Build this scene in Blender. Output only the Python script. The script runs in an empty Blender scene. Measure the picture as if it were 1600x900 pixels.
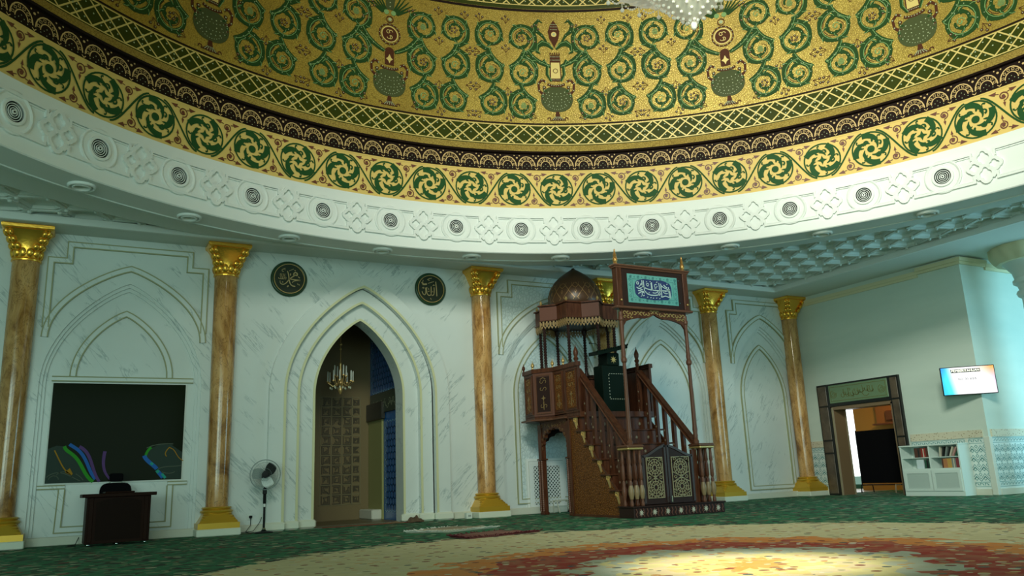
import bpy, math, random
from math import sin, cos, pi, sqrt, radians, atan2, hypot
from mathutils import Vector, Matrix
from mathutils.geometry import tessellate_polygon
random.seed(7)
SC = bpy.context.scene
COL = SC.collection
CX, CY = 4.665, 4.93            # centre of the dome and of the carpet medallion

# ------------------------------------------------------------------ camera, world, lights, exposure
cam = bpy.data.cameras.new('camera')
cam.sensor_fit = 'HORIZONTAL'; cam.sensor_width = 36.0
cam.lens = 36.0 * 1258.1 / 1600.0
cam.clip_start = 0.05; cam.clip_end = 200
co = bpy.data.objects.new('camera', cam); COL.objects.link(co)
def cam_axes(yaw, pitch, roll):
    f = Vector((sin(yaw)*cos(pitch), cos(yaw)*cos(pitch), sin(pitch)))
    r = Vector((cos(yaw), -sin(yaw), 0)); u = r.cross(f)
    return f, cos(roll)*r + sin(roll)*u, -sin(roll)*r + cos(roll)*u
f, r, u = cam_axes(0.4982, 0.2307, -0.0414)
co.matrix_world = Matrix(((r.x, u.x, -f.x, 0), (r.y, u.y, -f.y, 0), (r.z, u.z, -f.z, 0.7318), (0, 0, 0, 1)))
SC.camera = co
SC.view_settings.view_transform = 'Standard'
try: SC.view_settings.look = 'None'
except Exception: pass
SC.view_settings.gamma = 1.0
SC.view_settings.use_curve_mapping = False
SC.view_settings.exposure = 0.58

W = bpy.data.worlds.new('world'); SC.world = W; W.use_nodes = True
W.node_tree.nodes['Background'].inputs[0].default_value = (0.46, 0.80, 0.64, 1)
W.node_tree.nodes['Background'].inputs[1].default_value = 0.27

def area(name, loc, target, sx, sy, power, color, spread=180):
    l = bpy.data.lights.new(name, 'AREA'); l.shape = 'RECTANGLE'; l.size = sx; l.size_y = sy
    l.energy = power; l.color = color; l.spread = radians(spread)
    o = bpy.data.objects.new(name, l); COL.objects.link(o); o.location = loc
    o.rotation_euler = (Vector(target) - Vector(loc)).to_track_quat('-Z', 'Y').to_euler()
    return o
def spot(name, loc, target, power, color, deg, blend=0.5, size=0.1):
    l = bpy.data.lights.new(name, 'SPOT'); l.energy = power; l.color = color
    l.spot_size = radians(deg); l.spot_blend = blend; l.shadow_soft_size = size
    o = bpy.data.objects.new(name, l); COL.objects.link(o); o.location = loc
    o.rotation_euler = (Vector(target) - Vector(loc)).to_track_quat('-Z', 'Y').to_euler()
    return o
# daylight from the open arcades behind and to the left of the photographer
area('daylight_back', (-1.5, -8.0, 2.8), (6, 13, 3.2), 12, 4.5, 390, (0.70, 1.0, 0.90))
area('daylight_left', (-6.6, -3.0, 2.6), (7, 12, 5.2), 6, 4.0, 260, (0.70, 1.0, 0.90))
# bluish window light falling on the pier at the right
area('daylight_window', (19.6, 5.2, 2.4), (18.2, 10.0, 2.3), 6.0, 3.2, 165, (0.36, 0.80, 1.0), 140)
# area light added high in the vault to brighten the dome's right; source unseen
area('vault_fill', (CX-4.2, CY-5.6, 9.2), (CX+5.5, CY+4.2, 6.6), 4, 2.5, 360, (0.97, 1.0, 0.86), 85)
# warm lamps of the central chandelier
spot('chandelier_downlight', (CX, CY, 4.55), (CX, CY, 0), 1000, (1.0, 0.93, 0.70), 31, 1.0, 0.25)
spot('chandelier_uplight', (CX+1.3, CY-0.4, 5.5), (CX+6.0, CY+5.0, 7.4), 250, (0.98, 1.0, 0.82), 125, 1.0, 0.6)

# ------------------------------------------------------------------ node material helpers
MATS = {}
def mat(name, col=(0.8, 0.8, 0.8), rough=0.5, metal=0.0, emit=None, es=1.0, alpha=None, spec=None, trans=None):
    if name in MATS: return MATS[name]
    m = bpy.data.materials.new(name); m.use_nodes = True
    b = m.node_tree.nodes['Principled BSDF']
    b.inputs['Base Color'].default_value = (*col, 1); b.inputs['Roughness'].default_value = rough
    b.inputs['Metallic'].default_value = metal
    if emit: b.inputs['Emission Color'].default_value = (*emit, 1); b.inputs['Emission Strength'].default_value = es
    if spec is not None: b.inputs['Specular IOR Level'].default_value = spec
    if trans is not None: b.inputs['Transmission Weight'].default_value = trans
    m.diffuse_color = (*col, 1); MATS[name] = m
    return m
class NT:
    def __init__(s, m):
        s.t = m.node_tree; s.b = s.t.nodes['Principled BSDF']; s.co = None
    def n(s, typ, **kw):
        nd = s.t.nodes.new(typ)
        for k, v in kw.items(): setattr(nd, k, v)
        return nd
    def l(s, a, b): s.t.links.new(a, b)
    def pos(s):
        if s.co is None: s.co = s.n('ShaderNodeNewGeometry').outputs['Position']
        return s.co
    def mapping(s, rot=(0, 0, 0), scale=(1, 1, 1), loc=(0, 0, 0), src=None):
        nd = s.n('ShaderNodeMapping'); s.l(src or s.pos(), nd.inputs['Vector'])
        nd.inputs['Rotation'].default_value = rot; nd.inputs['Scale'].default_value = scale; nd.inputs['Location'].default_value = loc
        return nd.outputs[0]
    def noise(s, vec, scale, detail=3, rough=0.5, dist=0.0):
        nd = s.n('ShaderNodeTexNoise'); s.l(vec, nd.inputs['Vector'])
        nd.inputs['Scale'].default_value = scale; nd.inputs['Detail'].default_value = detail
        nd.inputs['Roughness'].default_value = rough; nd.inputs['Distortion'].default_value = dist
        return nd.outputs[0]
    def vor(s, vec, scale, feature='F1', out='Distance'):
        nd = s.n('ShaderNodeTexVoronoi', feature=feature); s.l(vec, nd.inputs['Vector']); nd.inputs['Scale'].default_value = scale
        return nd.outputs[out]
    def ramp(s, fac, stops, interp='LINEAR'):
        nd = s.n('ShaderNodeValToRGB'); s.l(fac, nd.inputs[0]); cr = nd.color_ramp; cr.interpolation = interp
        while len(cr.elements) > 1: cr.elements.remove(cr.elements[-1])
        cr.elements[0].position = stops[0][0]; cr.elements[0].color = (*stops[0][1], 1) if len(stops[0][1]) == 3 else stops[0][1]
        for p, c in stops[1:]:
            e = cr.elements.new(p); e.color = (*c, 1) if len(c) == 3 else c
        return nd.outputs[0]
    def mix(s, fac, a, b):
        nd = s.n('ShaderNodeMix', data_type='RGBA')
        for i, v in ((0, fac), (6, a), (7, b)):
            if hasattr(v, 'links') or hasattr(v, 'is_linked'): s.l(v, nd.inputs[i])
            elif i == 0: nd.inputs[0].default_value = v
            else: nd.inputs[i].default_value = (*v, 1)
        return nd.outputs[2]
    def math(s, op, a, b=None, c=None):
        nd = s.n('ShaderNodeMath', operation=op)
        for i, v in enumerate((a, b, c)):
            if v is None: continue
            if hasattr(v, 'is_linked'): s.l(v, nd.inputs[i])
            else: nd.inputs[i].default_value = v
        return nd.outputs[0]
    def color(s, c): s.l(c, s.b.inputs['Base Color'])
    def bump(s, h, strength=0.3, dist=0.01):
        nd = s.n('ShaderNodeBump'); s.l(h, nd.inputs['Height']); nd.inputs['Strength'].default_value = strength; nd.inputs['Distance'].default_value = dist
        s.l(nd.outputs[0], s.b.inputs['Normal'])

G3 = lambda v: (v, v, v)
def marble(name, base, vein, rot, rough=0.25):
    m = mat(name, base, rough); t = NT(m)
    mx = t.n('ShaderNodeVectorMath', operation='ABSOLUTE'); t.l(t.mapping(loc=(-4.665, 0, 0)), mx.inputs[0])
    w = t.mapping(scale=(3.6, 1.0, 0.42), src=t.mapping(rot=rot, src=mx.outputs[0]))
    n1 = t.noise(w, 1.7, 5, 0.62, 0.5)
    line = t.ramp(n1, [(0.0, G3(0)), (0.474, G3(0)), (0.497, G3(1)), (0.520, G3(0)), (1, G3(0))])
    msk = t.ramp(t.noise(t.pos(), 2.3, 2), [(0.50, G3(0)), (0.60, G3(1))])
    cl = t.ramp(t.noise(t.pos(), 0.9, 3), [(0.3, base), (0.75, tuple(c*0.90 for c in base))])
    t.color(t.mix(t.math('MULTIPLY', t.math('MULTIPLY', line, msk), 0.62), cl, vein))
    return m
M_marL = marble('marble_wall', (0.66, 0.72, 0.69), (0.18, 0.27, 0.28), (0, radians(-42), 0))
M_marR = marble('marble_bay', (0.66, 0.72, 0.69), (0.18, 0.27, 0.28), (0, radians(-36), 0))
M_marC = marble('marble_pale', (0.62, 0.69, 0.64), (0.36, 0.45, 0.42), (0, radians(-60), 0), 0.4)
M_trimY = mat('moulding_yellow', (0.60, 0.60, 0.36), 0.5)
M_trimD = mat('moulding_grime_shade', (0.33, 0.34, 0.19), 0.6)  # edge lines: yellow grime, with the mouldings' shadow put into the colour
M_base = mat('base_marble', (0.60, 0.61, 0.50), 0.45)
M_baseL = mat('plinth_marble', (0.66, 0.70, 0.58), 0.4)
M_silver = mat('silver_relief', (0.56, 0.66, 0.65), 0.35)
t = NT(M_silver); sm = t.mapping(scale=(1, 1, 1)); d = t.vor(sm, 13, 'DISTANCE_TO_EDGE'); t.bump(t.ramp(d, [(0, G3(0)), (0.2, G3(1))]), 0.6, 0.01)
t.color(t.ramp(d, [(0, (0.47, 0.57, 0.56)), (0.12, (0.60, 0.70, 0.69))]))
M_plaster = mat('white_plaster', (0.74, 0.78, 0.74), 0.6)
M_plasterC = mat('ceiling_plaster', (0.66, 0.72, 0.67), 0.65)
M_paint = mat('painted_wall', (0.60, 0.70, 0.62), 0.6)
t = NT(M_paint); t.color(t.ramp(t.noise(t.mapping(scale=(1, 0.5, 3)), 1.2, 3), [(0.3, (0.60, 0.69, 0.61)), (0.7, (0.55, 0.65, 0.575))]))
M_cornice = mat('cream_cornice', (0.66, 0.62, 0.40), 0.6)
M_gold = mat('gold_leaf', (0.88, 0.47, 0.06), 0.26, 0.8)
t = NT(M_gold); t.bump(t.noise(t.pos(), 30, 3), 0.25, 0.01)
M_goldp = mat('gold_paint', (0.62, 0.43, 0.07), 0.42, 0.35)
M_gtrim = mat('gilt_trim', (0.60, 0.42, 0.16), 0.35, 0.6)
M_colm = mat('onyx_shaft', (0.5, 0.3, 0.12), 0.10)
t = NT(M_colm); w = t.mapping(scale=(1, 1, 0.42)); n1 = t.noise(w, 3.0, 6, 0.62, 1.3)
c1 = t.ramp(n1, [(0.28, (0.16, 0.065, 0.016)), (0.42, (0.40, 0.20, 0.06)), (0.55, (0.56, 0.31, 0.11)), (0.75, (0.68, 0.43, 0.19))])
n2 = t.noise(w, 6.5, 6, 0.65, 1.0)
t.color(t.mix(t.ramp(n2, [(0, G3(0)), (0.485, G3(0)), (0.50, G3(0.75)), (0.515, G3(0)), (1, G3(0))]), c1, (0.11, 0.045, 0.012)))
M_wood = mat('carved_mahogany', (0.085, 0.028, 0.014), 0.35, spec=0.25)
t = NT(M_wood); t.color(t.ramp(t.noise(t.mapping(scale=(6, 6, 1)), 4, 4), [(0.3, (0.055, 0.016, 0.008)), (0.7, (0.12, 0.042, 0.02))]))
M_woodm = mat('mahogany_mid', (0.14, 0.058, 0.034), 0.34, spec=0.3)  # mahogany a tone lighter than the carved wood
M_woodl = mat('pale_lit_rosewood', (0.145, 0.062, 0.045), 0.30, spec=0.3)  # paler rosewood for carving; also paints the light on lit faces
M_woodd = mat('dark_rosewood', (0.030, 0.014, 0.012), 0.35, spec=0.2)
M_stringer = mat('carved_stringer', (0.14, 0.055, 0.012), 0.45, spec=0.2)
t = NT(M_stringer); vv = t.vor(t.mapping(scale=(1, 1, 1)), 26, 'DISTANCE_TO_EDGE')
t.color(t.ramp(vv, [(0.0, (0.06, 0.019, 0.005)), (0.14, (0.20, 0.070, 0.014)), (0.4, (0.27, 0.105, 0.022))])); t.bump(vv, 0.8, 0.02)
M_desk = mat('desk_veneer', (0.022, 0.009, 0.006), 0.45, spec=0.05)
M_black = mat('black_fabric', (0.005, 0.005, 0.006), 0.9, spec=0.05)
M_blackp = mat('black_plastic', (0.008, 0.009, 0.009), 0.45, spec=0.12)
M_chrome = mat('chrome', (0.75, 0.8, 0.78), 0.15, 1.0)
M_glassblk = mat('black_glass', (0.010, 0.014, 0.005), 0.12, spec=0.02)
M_green = mat('mosaic_green', (0.022, 0.060, 0.016), 0.4, spec=0.08)
M_greenf = mat('frieze_green', (0.020, 0.075, 0.022), 0.5, spec=0.08)
M_glight = mat('mosaic_palegreen', (0.20, 0.34, 0.13), 0.4, spec=0.08)
M_brown = mat('mosaic_brown', (0.075, 0.026, 0.012), 0.5, spec=0.08)
M_fgold = mat('frieze_gold', (0.70, 0.50, 0.15), 0.5, spec=0.2)
M_dark = mat('dark_band', (0.016, 0.009, 0.007), 0.5, spec=0.08)
M_dgreen = mat('lattice_green', (0.036, 0.046, 0.006), 0.4, spec=0.08)
M_lgold = mat('lattice_gold', (0.66, 0.52, 0.17), 0.4, 0.1)
M_dot = mat('mosaic_pearl', (0.36, 0.42, 0.24), 0.4)
M_olive = mat('mosaic_olive', (0.065, 0.080, 0.030), 0.45, spec=0.08)
def tess(name, c0, c1, c2, sc):
    m = mat(name, c1, 0.38, 0.35); t = NT(m)
    e = t.vor(t.pos(), sc, 'DISTANCE_TO_EDGE'); cc = t.vor(t.pos(), sc, 'F1', 'Color')
    s = t.n('ShaderNodeSeparateColor'); t.l(cc, s.inputs[0])
    big = t.noise(t.pos(), 1.1, 3)
    base = t.mix(t.ramp(big, [(0.35, G3(0)), (0.7, G3(1))]), c1, c2)
    a = t.mix(t.math('MULTIPLY', s.outputs[0], 0.22), base, c0)
    t.color(t.mix(t.ramp(e, [(0.02, G3(0.8)), (0.10, G3(0))]), a, c0)); t.bump(e, 0.5, 0.01)
    return m
M_mosaic = tess('gold_mosaic', (0.20, 0.13, 0.018), (0.50, 0.37, 0.065), (0.40, 0.28, 0.045), 30)
M_mosaic2 = tess('gold_stipple', (0.22, 0.14, 0.03), (0.55, 0.42, 0.11), (0.46, 0.33, 0.08), 22)
# the great carpet: one woven medallion around (CX, CY)
M_carpet = mat('carpet', (0.03, 0.1, 0.05), 0.95)
t = NT(M_carpet)
p0 = t.mapping(loc=(-CX, -CY, 0))
sp = t.n('ShaderNodeSeparateXYZ'); t.l(p0, sp.inputs[0])
rad = t.math('SQRT', t.math('ADD', t.math('POWER', sp.outputs[0], 2), t.math('POWER', sp.outputs[1], 2)))
ang = t.math('ARCTAN2', sp.outputs[1], sp.outputs[0])
scal = t.math('ABSOLUTE', t.math('SINE', t.math('MULTIPLY', ang, 8)))
cell = t.n('ShaderNodeTexVoronoi'); t.l(t.pos(), cell.inputs['Vector']); cell.inputs['Scale'].default_value = 10.5
cs = t.n('ShaderNodeSeparateColor'); t.l(cell.outputs['Color'], cs.inputs[0])
cell2 = t.n('ShaderNodeTexVoronoi'); t.l(t.pos(), cell2.inputs['Vector']); cell2.inputs['Scale'].default_value = 4.0
cs2 = t.n('ShaderNodeSeparateColor'); t.l(cell2.outputs['Color'], cs2.inputs[0])
nz = t.noise(t.pos(), 5.0, 3)
r2 = t.math('ADD', t.math('ADD', rad, t.math('MULTIPLY', t.math('SUBTRACT', cs2.outputs[1], 0.5), 0.36)), t.math('MULTIPLY', t.math('SUBTRACT', scal, 0.6), -0.14))
rn = t.math('DIVIDE', r2, 8.0)
zone = t.ramp(rn, [(0.0, (0.72, 0.33, 0.07)), (0.30/8, (0.78, 0.60, 0.24)), (0.55/8, (0.74, 0.62, 0.40)), (0.78/8, (0.74, 0.68, 0.34)), (1.02/8, (0.50, 0.56, 0.48)),
                   (1.38/8, (0.40, 0.028, 0.014)), (2.08/8, (0.72, 0.25, 0.045)), (2.55/8, (0.64, 0.60, 0.36)), (4.85/8, (0.010, 0.17, 0.065))], 'CONSTANT')
flk = t.ramp(cs.outputs[0], [(0.0, (0.20, 0.035, 0.02)), (0.20, (0.64, 0.60, 0.44)), (0.42, (0.62, 0.44, 0.20)), (0.60, (0.05, 0.09, 0.11)), (0.70, (0.52, 0.20, 0.07)), (0.84, (0.30, 0.30, 0.18)), (0.92, (0.72, 0.72, 0.60))], 'CONSTANT')
gfl = t.ramp(cs.outputs[0], [(0.0, (0.010, 0.022, 0.010)), (0.34, (0.035, 0.055, 0.022)), (0.55, (0.05, 0.20, 0.10)), (0.76, (0.20, 0.26, 0.14)), (0.90, (0.22, 0.05, 0.03)), (0.94, (0.42, 0.46, 0.32))], 'CONSTANT')
ing = t.math('GREATER_THAN', rad, 4.7)
fl = t.mix(ing, flk, gfl)
amt = t.math('LESS_THAN', cs.outputs[1], t.math('ADD', t.math('MULTIPLY', ing, 0.12), 0.46))
core = t.math('LESS_THAN', cell.outputs['Distance'], t.math('ADD', t.math('MULTIPLY', ing, 0.3), 0.42))
woven = t.mix(t.math('MULTIPLY', amt, core), zone, fl)
t.color(t.mix(t.math('MULTIPLY', t.ramp(nz, [(0.4, G3(0)), (0.6, G3(1))]), 0.25), woven, t.mix(ing, (0.45, 0.40, 0.22), (0.008, 0.04, 0.018))))
t.bump(t.noise(t.pos(), 60, 2), 0.4, 0.01)

# ------------------------------------------------------------------ mesh helpers
class MB:
    def __init__(s): s.v = []; s.f = []
    def add(s, vs, fs):
        o = len(s.v); s.v += [tuple(v) for v in vs]; s.f += [tuple(i+o for i in q) for q in fs]; return s
    def box(s, x0, x1, y0, y1, z0, z1, bev=0.0):
        if x0 > x1: x0, x1 = x1, x0
        if y0 > y1: y0, y1 = y1, y0
        if z0 > z1: z0, z1 = z1, z0
        b = min(bev, (x1-x0)/3, (y1-y0)/3, (z1-z0)/3)
        if b <= 0:
            vs = [(x, y, z) for z in (z0, z1) for y in (y0, y1) for x in (x0, x1)]
            return s.add(vs, [(0, 2, 3, 1), (4, 5, 7, 6), (0, 1, 5, 4), (2, 6, 7, 3), (0, 4, 6, 2), (1, 3, 7, 5)])
        def ring(ix, z): return [(x0+ix+b, y0+ix, z), (x1-ix-b, y0+ix, z), (x1-ix, y0+ix+b, z), (x1-ix, y1-ix-b, z), (x1-ix-b, y1-ix, z), (x0+ix+b, y1-ix, z), (x0+ix, y1-ix-b, z), (x0+ix, y0+ix+b, z)]
        return s.loft([ring(b, z0), ring(0, z0+b), ring(0, z1-b), ring(b, z1)])
    def loft(s, rings, cap0=True, cap1=True, closed=True):
        n = len(rings[0]); vs = [p for r_ in rings for p in r_]; fs = []
        for k in range(len(rings)-1):
            for i in range(n if closed else n-1):
                j = (i+1) % n; fs.append((k*n+i, k*n+j, (k+1)*n+j, (k+1)*n+i))
        if cap0: fs.append(tuple(reversed(range(n))))
        if cap1: fs.append(tuple(range((len(rings)-1)*n, len(rings)*n)))
        return s.add(vs, fs)
    def lathe(s, prof, cx=0, cy=0, n=24, caps=True, flute=0.0, nf=0):
        rings = []
        for q, (r_, z) in enumerate(prof):
            rings.append([(cx+(r_*(1+flute*cos(nf*a)))*cos(a), cy+(r_*(1+flute*cos(nf*a)))*sin(a), z) for a in [2*pi*i/n for i in range(n)]])
        return s.loft(rings, caps, caps)
    def tube(s, path, rad, n=8, caps=True):
        path = [Vector(p) for p in path]; rings = []; up = None
        for i, p in enumerate(path):
            a = path[max(i-1, 0)]; b = path[min(i+1, len(path)-1)]; d = (b-a).normalized()
            if up is None:
                up = Vector((0, 0, 1)) if abs(d.z) < 0.9 else Vector((1, 0, 0))
            x = d.cross(up).normalized(); y = x.cross(d).normalized(); up = y
            rr = rad[i] if isinstance(rad, (list, tuple)) else rad
            rings.append([p + x*rr*cos(2*pi*k/n) + y*rr*sin(2*pi*k/n) for k in range(n)])
        return s.loft(rings, caps, caps)
    def twist(s, x, y, z0, z1, rr, turns, n=10, lobes=2, amp=0.22):
        m = max(12, int(turns*8)); rings = []
        for k in range(m+1):
            z = z0+(z1-z0)*k/m; ph = 2*pi*turns*k/m
            rings.append([(x+rr*(1+amp*cos(lobes*(a-ph)))*cos(a), y+rr*(1+amp*cos(lobes*(a-ph)))*sin(a), z) for a in [2*pi*i/n for i in range(n)]])
        return s.loft(rings)
    def ball(s, c, rx, ry=None, rz=None, n=10, m=6, rot=None):
        ry = rx if ry is None else ry; rz = rx if rz is None else rz
        c = Vector(c); rings = []
        for k in range(m+1):
            th = pi*k/m; sr = max(sin(th), 0.02)
            rg = []
            for i in range(n):
                a = 2*pi*i/n; v = Vector((rx*sr*cos(a), ry*sr*sin(a), -rz*cos(th)))
                if rot: v = rot @ v
                rg.append(c+v)
            rings.append(rg)
        return s.loft(rings)
    # painting / relief on a surface S(u, v, h)
    def stroke(s, S, pts, w, h1, h0=0.0, closed=False, sides=True):
        n = len(pts); L = []; R = []
        for i, p in enumerate(pts):
            if closed: a, b = pts[(i-1) % n], pts[(i+1) % n]
            else: a, b = pts[max(i-1, 0)], pts[min(i+1, n-1)]
            d1 = (p[0]-a[0], p[1]-a[1]); d2 = (b[0]-p[0], b[1]-p[1])
            l1 = hypot(*d1); l2 = hypot(*d2)
            if l1 < 1e-9: d1 = d2; l1 = l2
            if l2 < 1e-9: d2 = d1; l2 = l1
            if l1 < 1e-9: l1 = l2 = 1; d1 = d2 = (1, 0)
            n1 = (-d1[1]/l1, d1[0]/l1); n2 = (-d2[1]/l2, d2[0]/l2)
            mx, my = n1[0]+n2[0], n1[1]+n2[1]; ml = mx*mx+my*my
            if ml < 0.3: mx, my, sc_ = n1[0], n1[1], 1.0
            else: sc_ = 2.0/ml
            ww = (w[i] if isinstance(w, (list, tuple)) else w)*0.5*min(sc_, 2.2)
            L.append((p[0]+mx*ww, p[1]+my*ww)); R.append((p[0]-mx*ww, p[1]-my*ww))
        vs = []
        for l, r_ in zip(L, R):
            vs += [S(l[0], l[1], h1), S(r_[0], r_[1], h1)]
            if sides: vs += [S(l[0], l[1], h0), S(r_[0], r_[1], h0)]
        k = 4 if sides else 2; fs = []
        for i in range(n if closed else n-1):
            a = i*k; b = ((i+1) % n)*k
            fs.append((a, a+1, b+1, b))
            if sides: fs += [(a+2, a, b, b+2), (a+1, a+3, b+3, b+1)]
        if sides and not closed:
            fs += [(0, 2, 3, 1), ((n-1)*k, (n-1)*k+1, (n-1)*k+3, (n-1)*k+2)]
        return s.add(vs, fs)
    def fill(s, S, pts, h1, h0=None, holes=()):
        loops = [[Vector((p[0], p[1], 0)) for p in l] for l in [pts, *holes]]
        flat = [p for l in [pts, *holes] for p in l]
        s.add([S(p[0], p[1], h1) for p in flat], [tuple(q) for q in tessellate_polygon(loops)])
        if h0 is not None:
            for l in [pts, *holes]:
                n = len(l)
                s.add([S(p[0], p[1], h) for p in l for h in (h1, h0)], [(2*i, 2*i+1, 2*((i+1) % n)+1, 2*((i+1) % n)) for i in range(n)])
        return s
    def disc(s, S, c, rr, h1, h0=None, n=14, rin=0, ry=None):
        ry = ry or rr
        P = [(c[0]+rr*cos(2*pi*i/n), c[1]+ry*sin(2*pi*i/n)) for i in range(n)]
        s.add([S(c[0], c[1], h1)]+[S(p[0], p[1], h1) for p in P], [(0, i+1, (i+1) % n+1) for i in range(n)])
        if h0 is not None:
            s.add([S(p[0], p[1], h) for p in P for h in (h1, h0)], [(2*i, 2*i+1, 2*((i+1) % n)+1, 2*((i+1) % n)) for i in range(n)])
        return s
    def obj(s, name, m, parent=None, smooth=30, **props):
        me = bpy.data.meshes.new(name); me.from_pydata(s.v, [], s.f); me.validate()
        me.materials.append(m)
        import bmesh
        bm = bmesh.new(); bm.from_mesh(me); bmesh.ops.recalc_face_normals(bm, faces=bm.faces); bm.to_mesh(me); bm.free()
        if smooth:
            me.polygons.foreach_set('use_smooth', [True]*len(me.polygons))
            me.set_sharp_from_angle(angle=radians(smooth))
        o = bpy.data.objects.new(name, me); COL.objects.link(o)
        if parent is not None:
            o.parent = parent; q = parent; off = Vector((0, 0, 0)); loc_ = False
            while q is not None:
                off += q.location; loc_ = loc_ or q.get('_abs') is not None; q = q.parent
            o.location = (0, 0, 0) if loc_ else -off
        for k, v in props.items(): o[k] = v
        return o
def thing(name, label, cat, loc=(0, 0, 0), rz=0.0, group=None):
    o = bpy.data.objects.new(name, None); COL.objects.link(o); o.location = loc; o.rotation_euler = (0, 0, rz)
    o.empty_display_size = 0.1
    o['label'] = label; o['category'] = cat
    if group: o['group'] = group
    return o
def tag(o, label, cat, group=None):
    o['label'] = label; o['category'] = cat
    if group: o['group'] = group
    return o
def struct(o): o['kind'] = 'structure'; return o
def copy_tree(o, parent=None):
    c = o.copy(); COL.objects.link(c)
    if parent is not None: c.parent = parent
    for ch in list(o.children): copy_tree(ch, c)
    return c
def SY(Y): return lambda u_, v_, h: (u_, Y-h, v_)       # on a wall facing -y
def SX(X): return lambda u_, v_, h: (X-h, u_, v_)       # on a wall facing -x
def SD(Rf):                                              # on the inside of the drum; u = arc length at radius 8
    def S(u_, v_, h):
        th = u_/8.0; rr = (Rf(v_) if callable(Rf) else Rf)-h
        return (CX+rr*sin(th), CY+rr*cos(th), v_)
    return S
def arc(cx, cy, rr, a0, a1, n=16): return [(cx+rr*cos(radians(a0+(a1-a0)*i/n)), cy+rr*sin(radians(a0+(a1-a0)*i/n))) for i in range(n+1)]
def ogive(c, a, zs, za, n=14, p=1.2, q=2.0):
    L = []
    for i in range(n+1):
        uu = 1-(i/n)**0.85 if i else 1.0
        uu = cos(pi/2*i/n)**1.0
        L.append((c-a*uu, zs+(za-zs)*max(0, 1-uu**p)**(1/q)))
    return L + [(2*c-x, z) for x, z in reversed(L[:-1])]

# ------------------------------------------------------------------ setting: floor
S0 = lambda u_, v_, h: (u_, v_, h)
struct(MB().box(-7, 20, -6, 14.62, -0.1, 0.0).obj('floor', M_carpet, smooth=0))
M_fl2 = mat('stone_floor', (0.16, 0.13, 0.06), 0.4)
struct(MB().box(3.5, 5.9, 14.62, 17.4, -0.1, 0.0).obj('floor', M_fl2, smooth=0))

# ------------------------------------------------------------------ setting: back wall with bays and mihrab
WY = 14.6
BAYS = [(0.635, 1.0), (8.79, 1.0), (11.88, 1.0), (14.98, 0.89)]
mih_c = 4.665
outer = [(-7, 0), (16.24, 0), (16.24, 5.3), (-7, 5.3)]
bay_holes = []
for c, sc_ in BAYS:
    a = 1.2*sc_
    bay_holes.append([(c-a, 0.06)]+ogive(c, a, 2.45, 4.16)+[(c+a, 0.06)])
cfar = -2.5
mh = [(mih_c-1.40, -0.001)]+ogive(mih_c, 1.40, 2.4, 4.36)+[(mih_c+1.40, -0.001)]
mbw = MB()
# wall cut in column strips so that each opening is one polygon with its outline
S = SY(WY)
holes = bay_holes+[[(x, max(z, 0.002)) for x, z in mh]]
mbw.fill(S, outer, 0.0, None, holes)
mbw.fill(SY(WY+0.9), [(-7, 0), (3.3, 0), (3.3, 5.3), (-7, 5.3)], 0.0)
struct(mbw.obj('wall_back', M_marL, smooth=0))
for k, ((c, sc_), hol) in enumerate(zip(BAYS, bay_holes)):
    rec = MB(); D = 0.13
    n = len(hol)
    for st in range(3):
        a = 1.2*sc_-0.045*st; a2 = a-0.045
        p1 = [(c-a, 0.06)]+ogive(c, a, 2.45, 4.16-0.06*st)+[(c+a, 0.06)]
        p2 = [(c-a2, 0.06)]+ogive(c, a2, 2.45, 4.16-0.06*(st+1))+[(c+a2, 0.06)]
        y0 = WY+D*st/3; y1 = WY+D*(st+1)/3
        m_ = len(p1)
        rec.add([(x, y0, z) for x, z in p1]+[(x, y1, z) for x, z in p1]+[(x, y1, z) for x, z in p2],
                [(i, i+1, m_+i+1, m_+i) for i in range(m_-1)]+[(m_+i, m_+i+1, 2*m_+i+1, 2*m_+i) for i in range(m_-1)])
    last = [(c-a2, 0.06)]+ogive(c, a2, 2.45, 3.98)+[(c+a2, 0.06)]
    rec.fill(SY(WY+D), last, 0.0)
    rec.box(c-1.2*sc_, c+1.2*sc_, WY-0.001, WY+D, 0.0, 0.06)
    w_ = struct(rec.obj('wall_back', M_marR, smooth=25))

def moulding(path, S, w, name='trim_1', parent=None, closed=False, d=0.03, mm=None):
    o = MB().stroke(S, path, w, d, closed=closed).obj(name, mm or M_marR, parent, smooth=0)
    e = MB()
    def off(path, k):
        q = MB(); n = len(path); out = []
        for i, p in enumerate(path):
            if closed: a, b = path[(i-1) % n], path[(i+1) % n]
            else: a, b = path[max(i-1, 0)], path[min(i+1, n-1)]
            d1 = Vector((p[0]-a[0], p[1]-a[1])); d2 = Vector((b[0]-p[0], b[1]-p[1]))
            if d1.length < 1e-9: d1 = d2
            if d2.length < 1e-9: d2 = d1
            d1.normalize(); d2.normalize(); n1 = Vector((-d1.y, d1.x)); n2 = Vector((-d2.y, d2.x)); m_ = n1+n2
            ml = m_.length_squared
            m_ = m_*(2/ml) if ml > 0.8 else n1
            out.append((p[0]+m_.x*k, p[1]+m_.y*k))
        return out
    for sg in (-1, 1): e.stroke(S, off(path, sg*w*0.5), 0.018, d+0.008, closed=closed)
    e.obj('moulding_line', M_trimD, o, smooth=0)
    return o
def frame_path(c, s_):
    a = 1.185*s_
    return [(c-a, 3.36), (c-a, 4.47), (c-0.92*s_, 4.47), (c-0.92*s_, 4.75), (c+0.92*s_, 4.75), (c+0.92*s_, 4.47), (c+a, 4.47), (c+a, 3.36)]
def frame_arch(c, s_): return ogive(c, 1.185*s_, 3.20, 4.41, 16)
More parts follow.
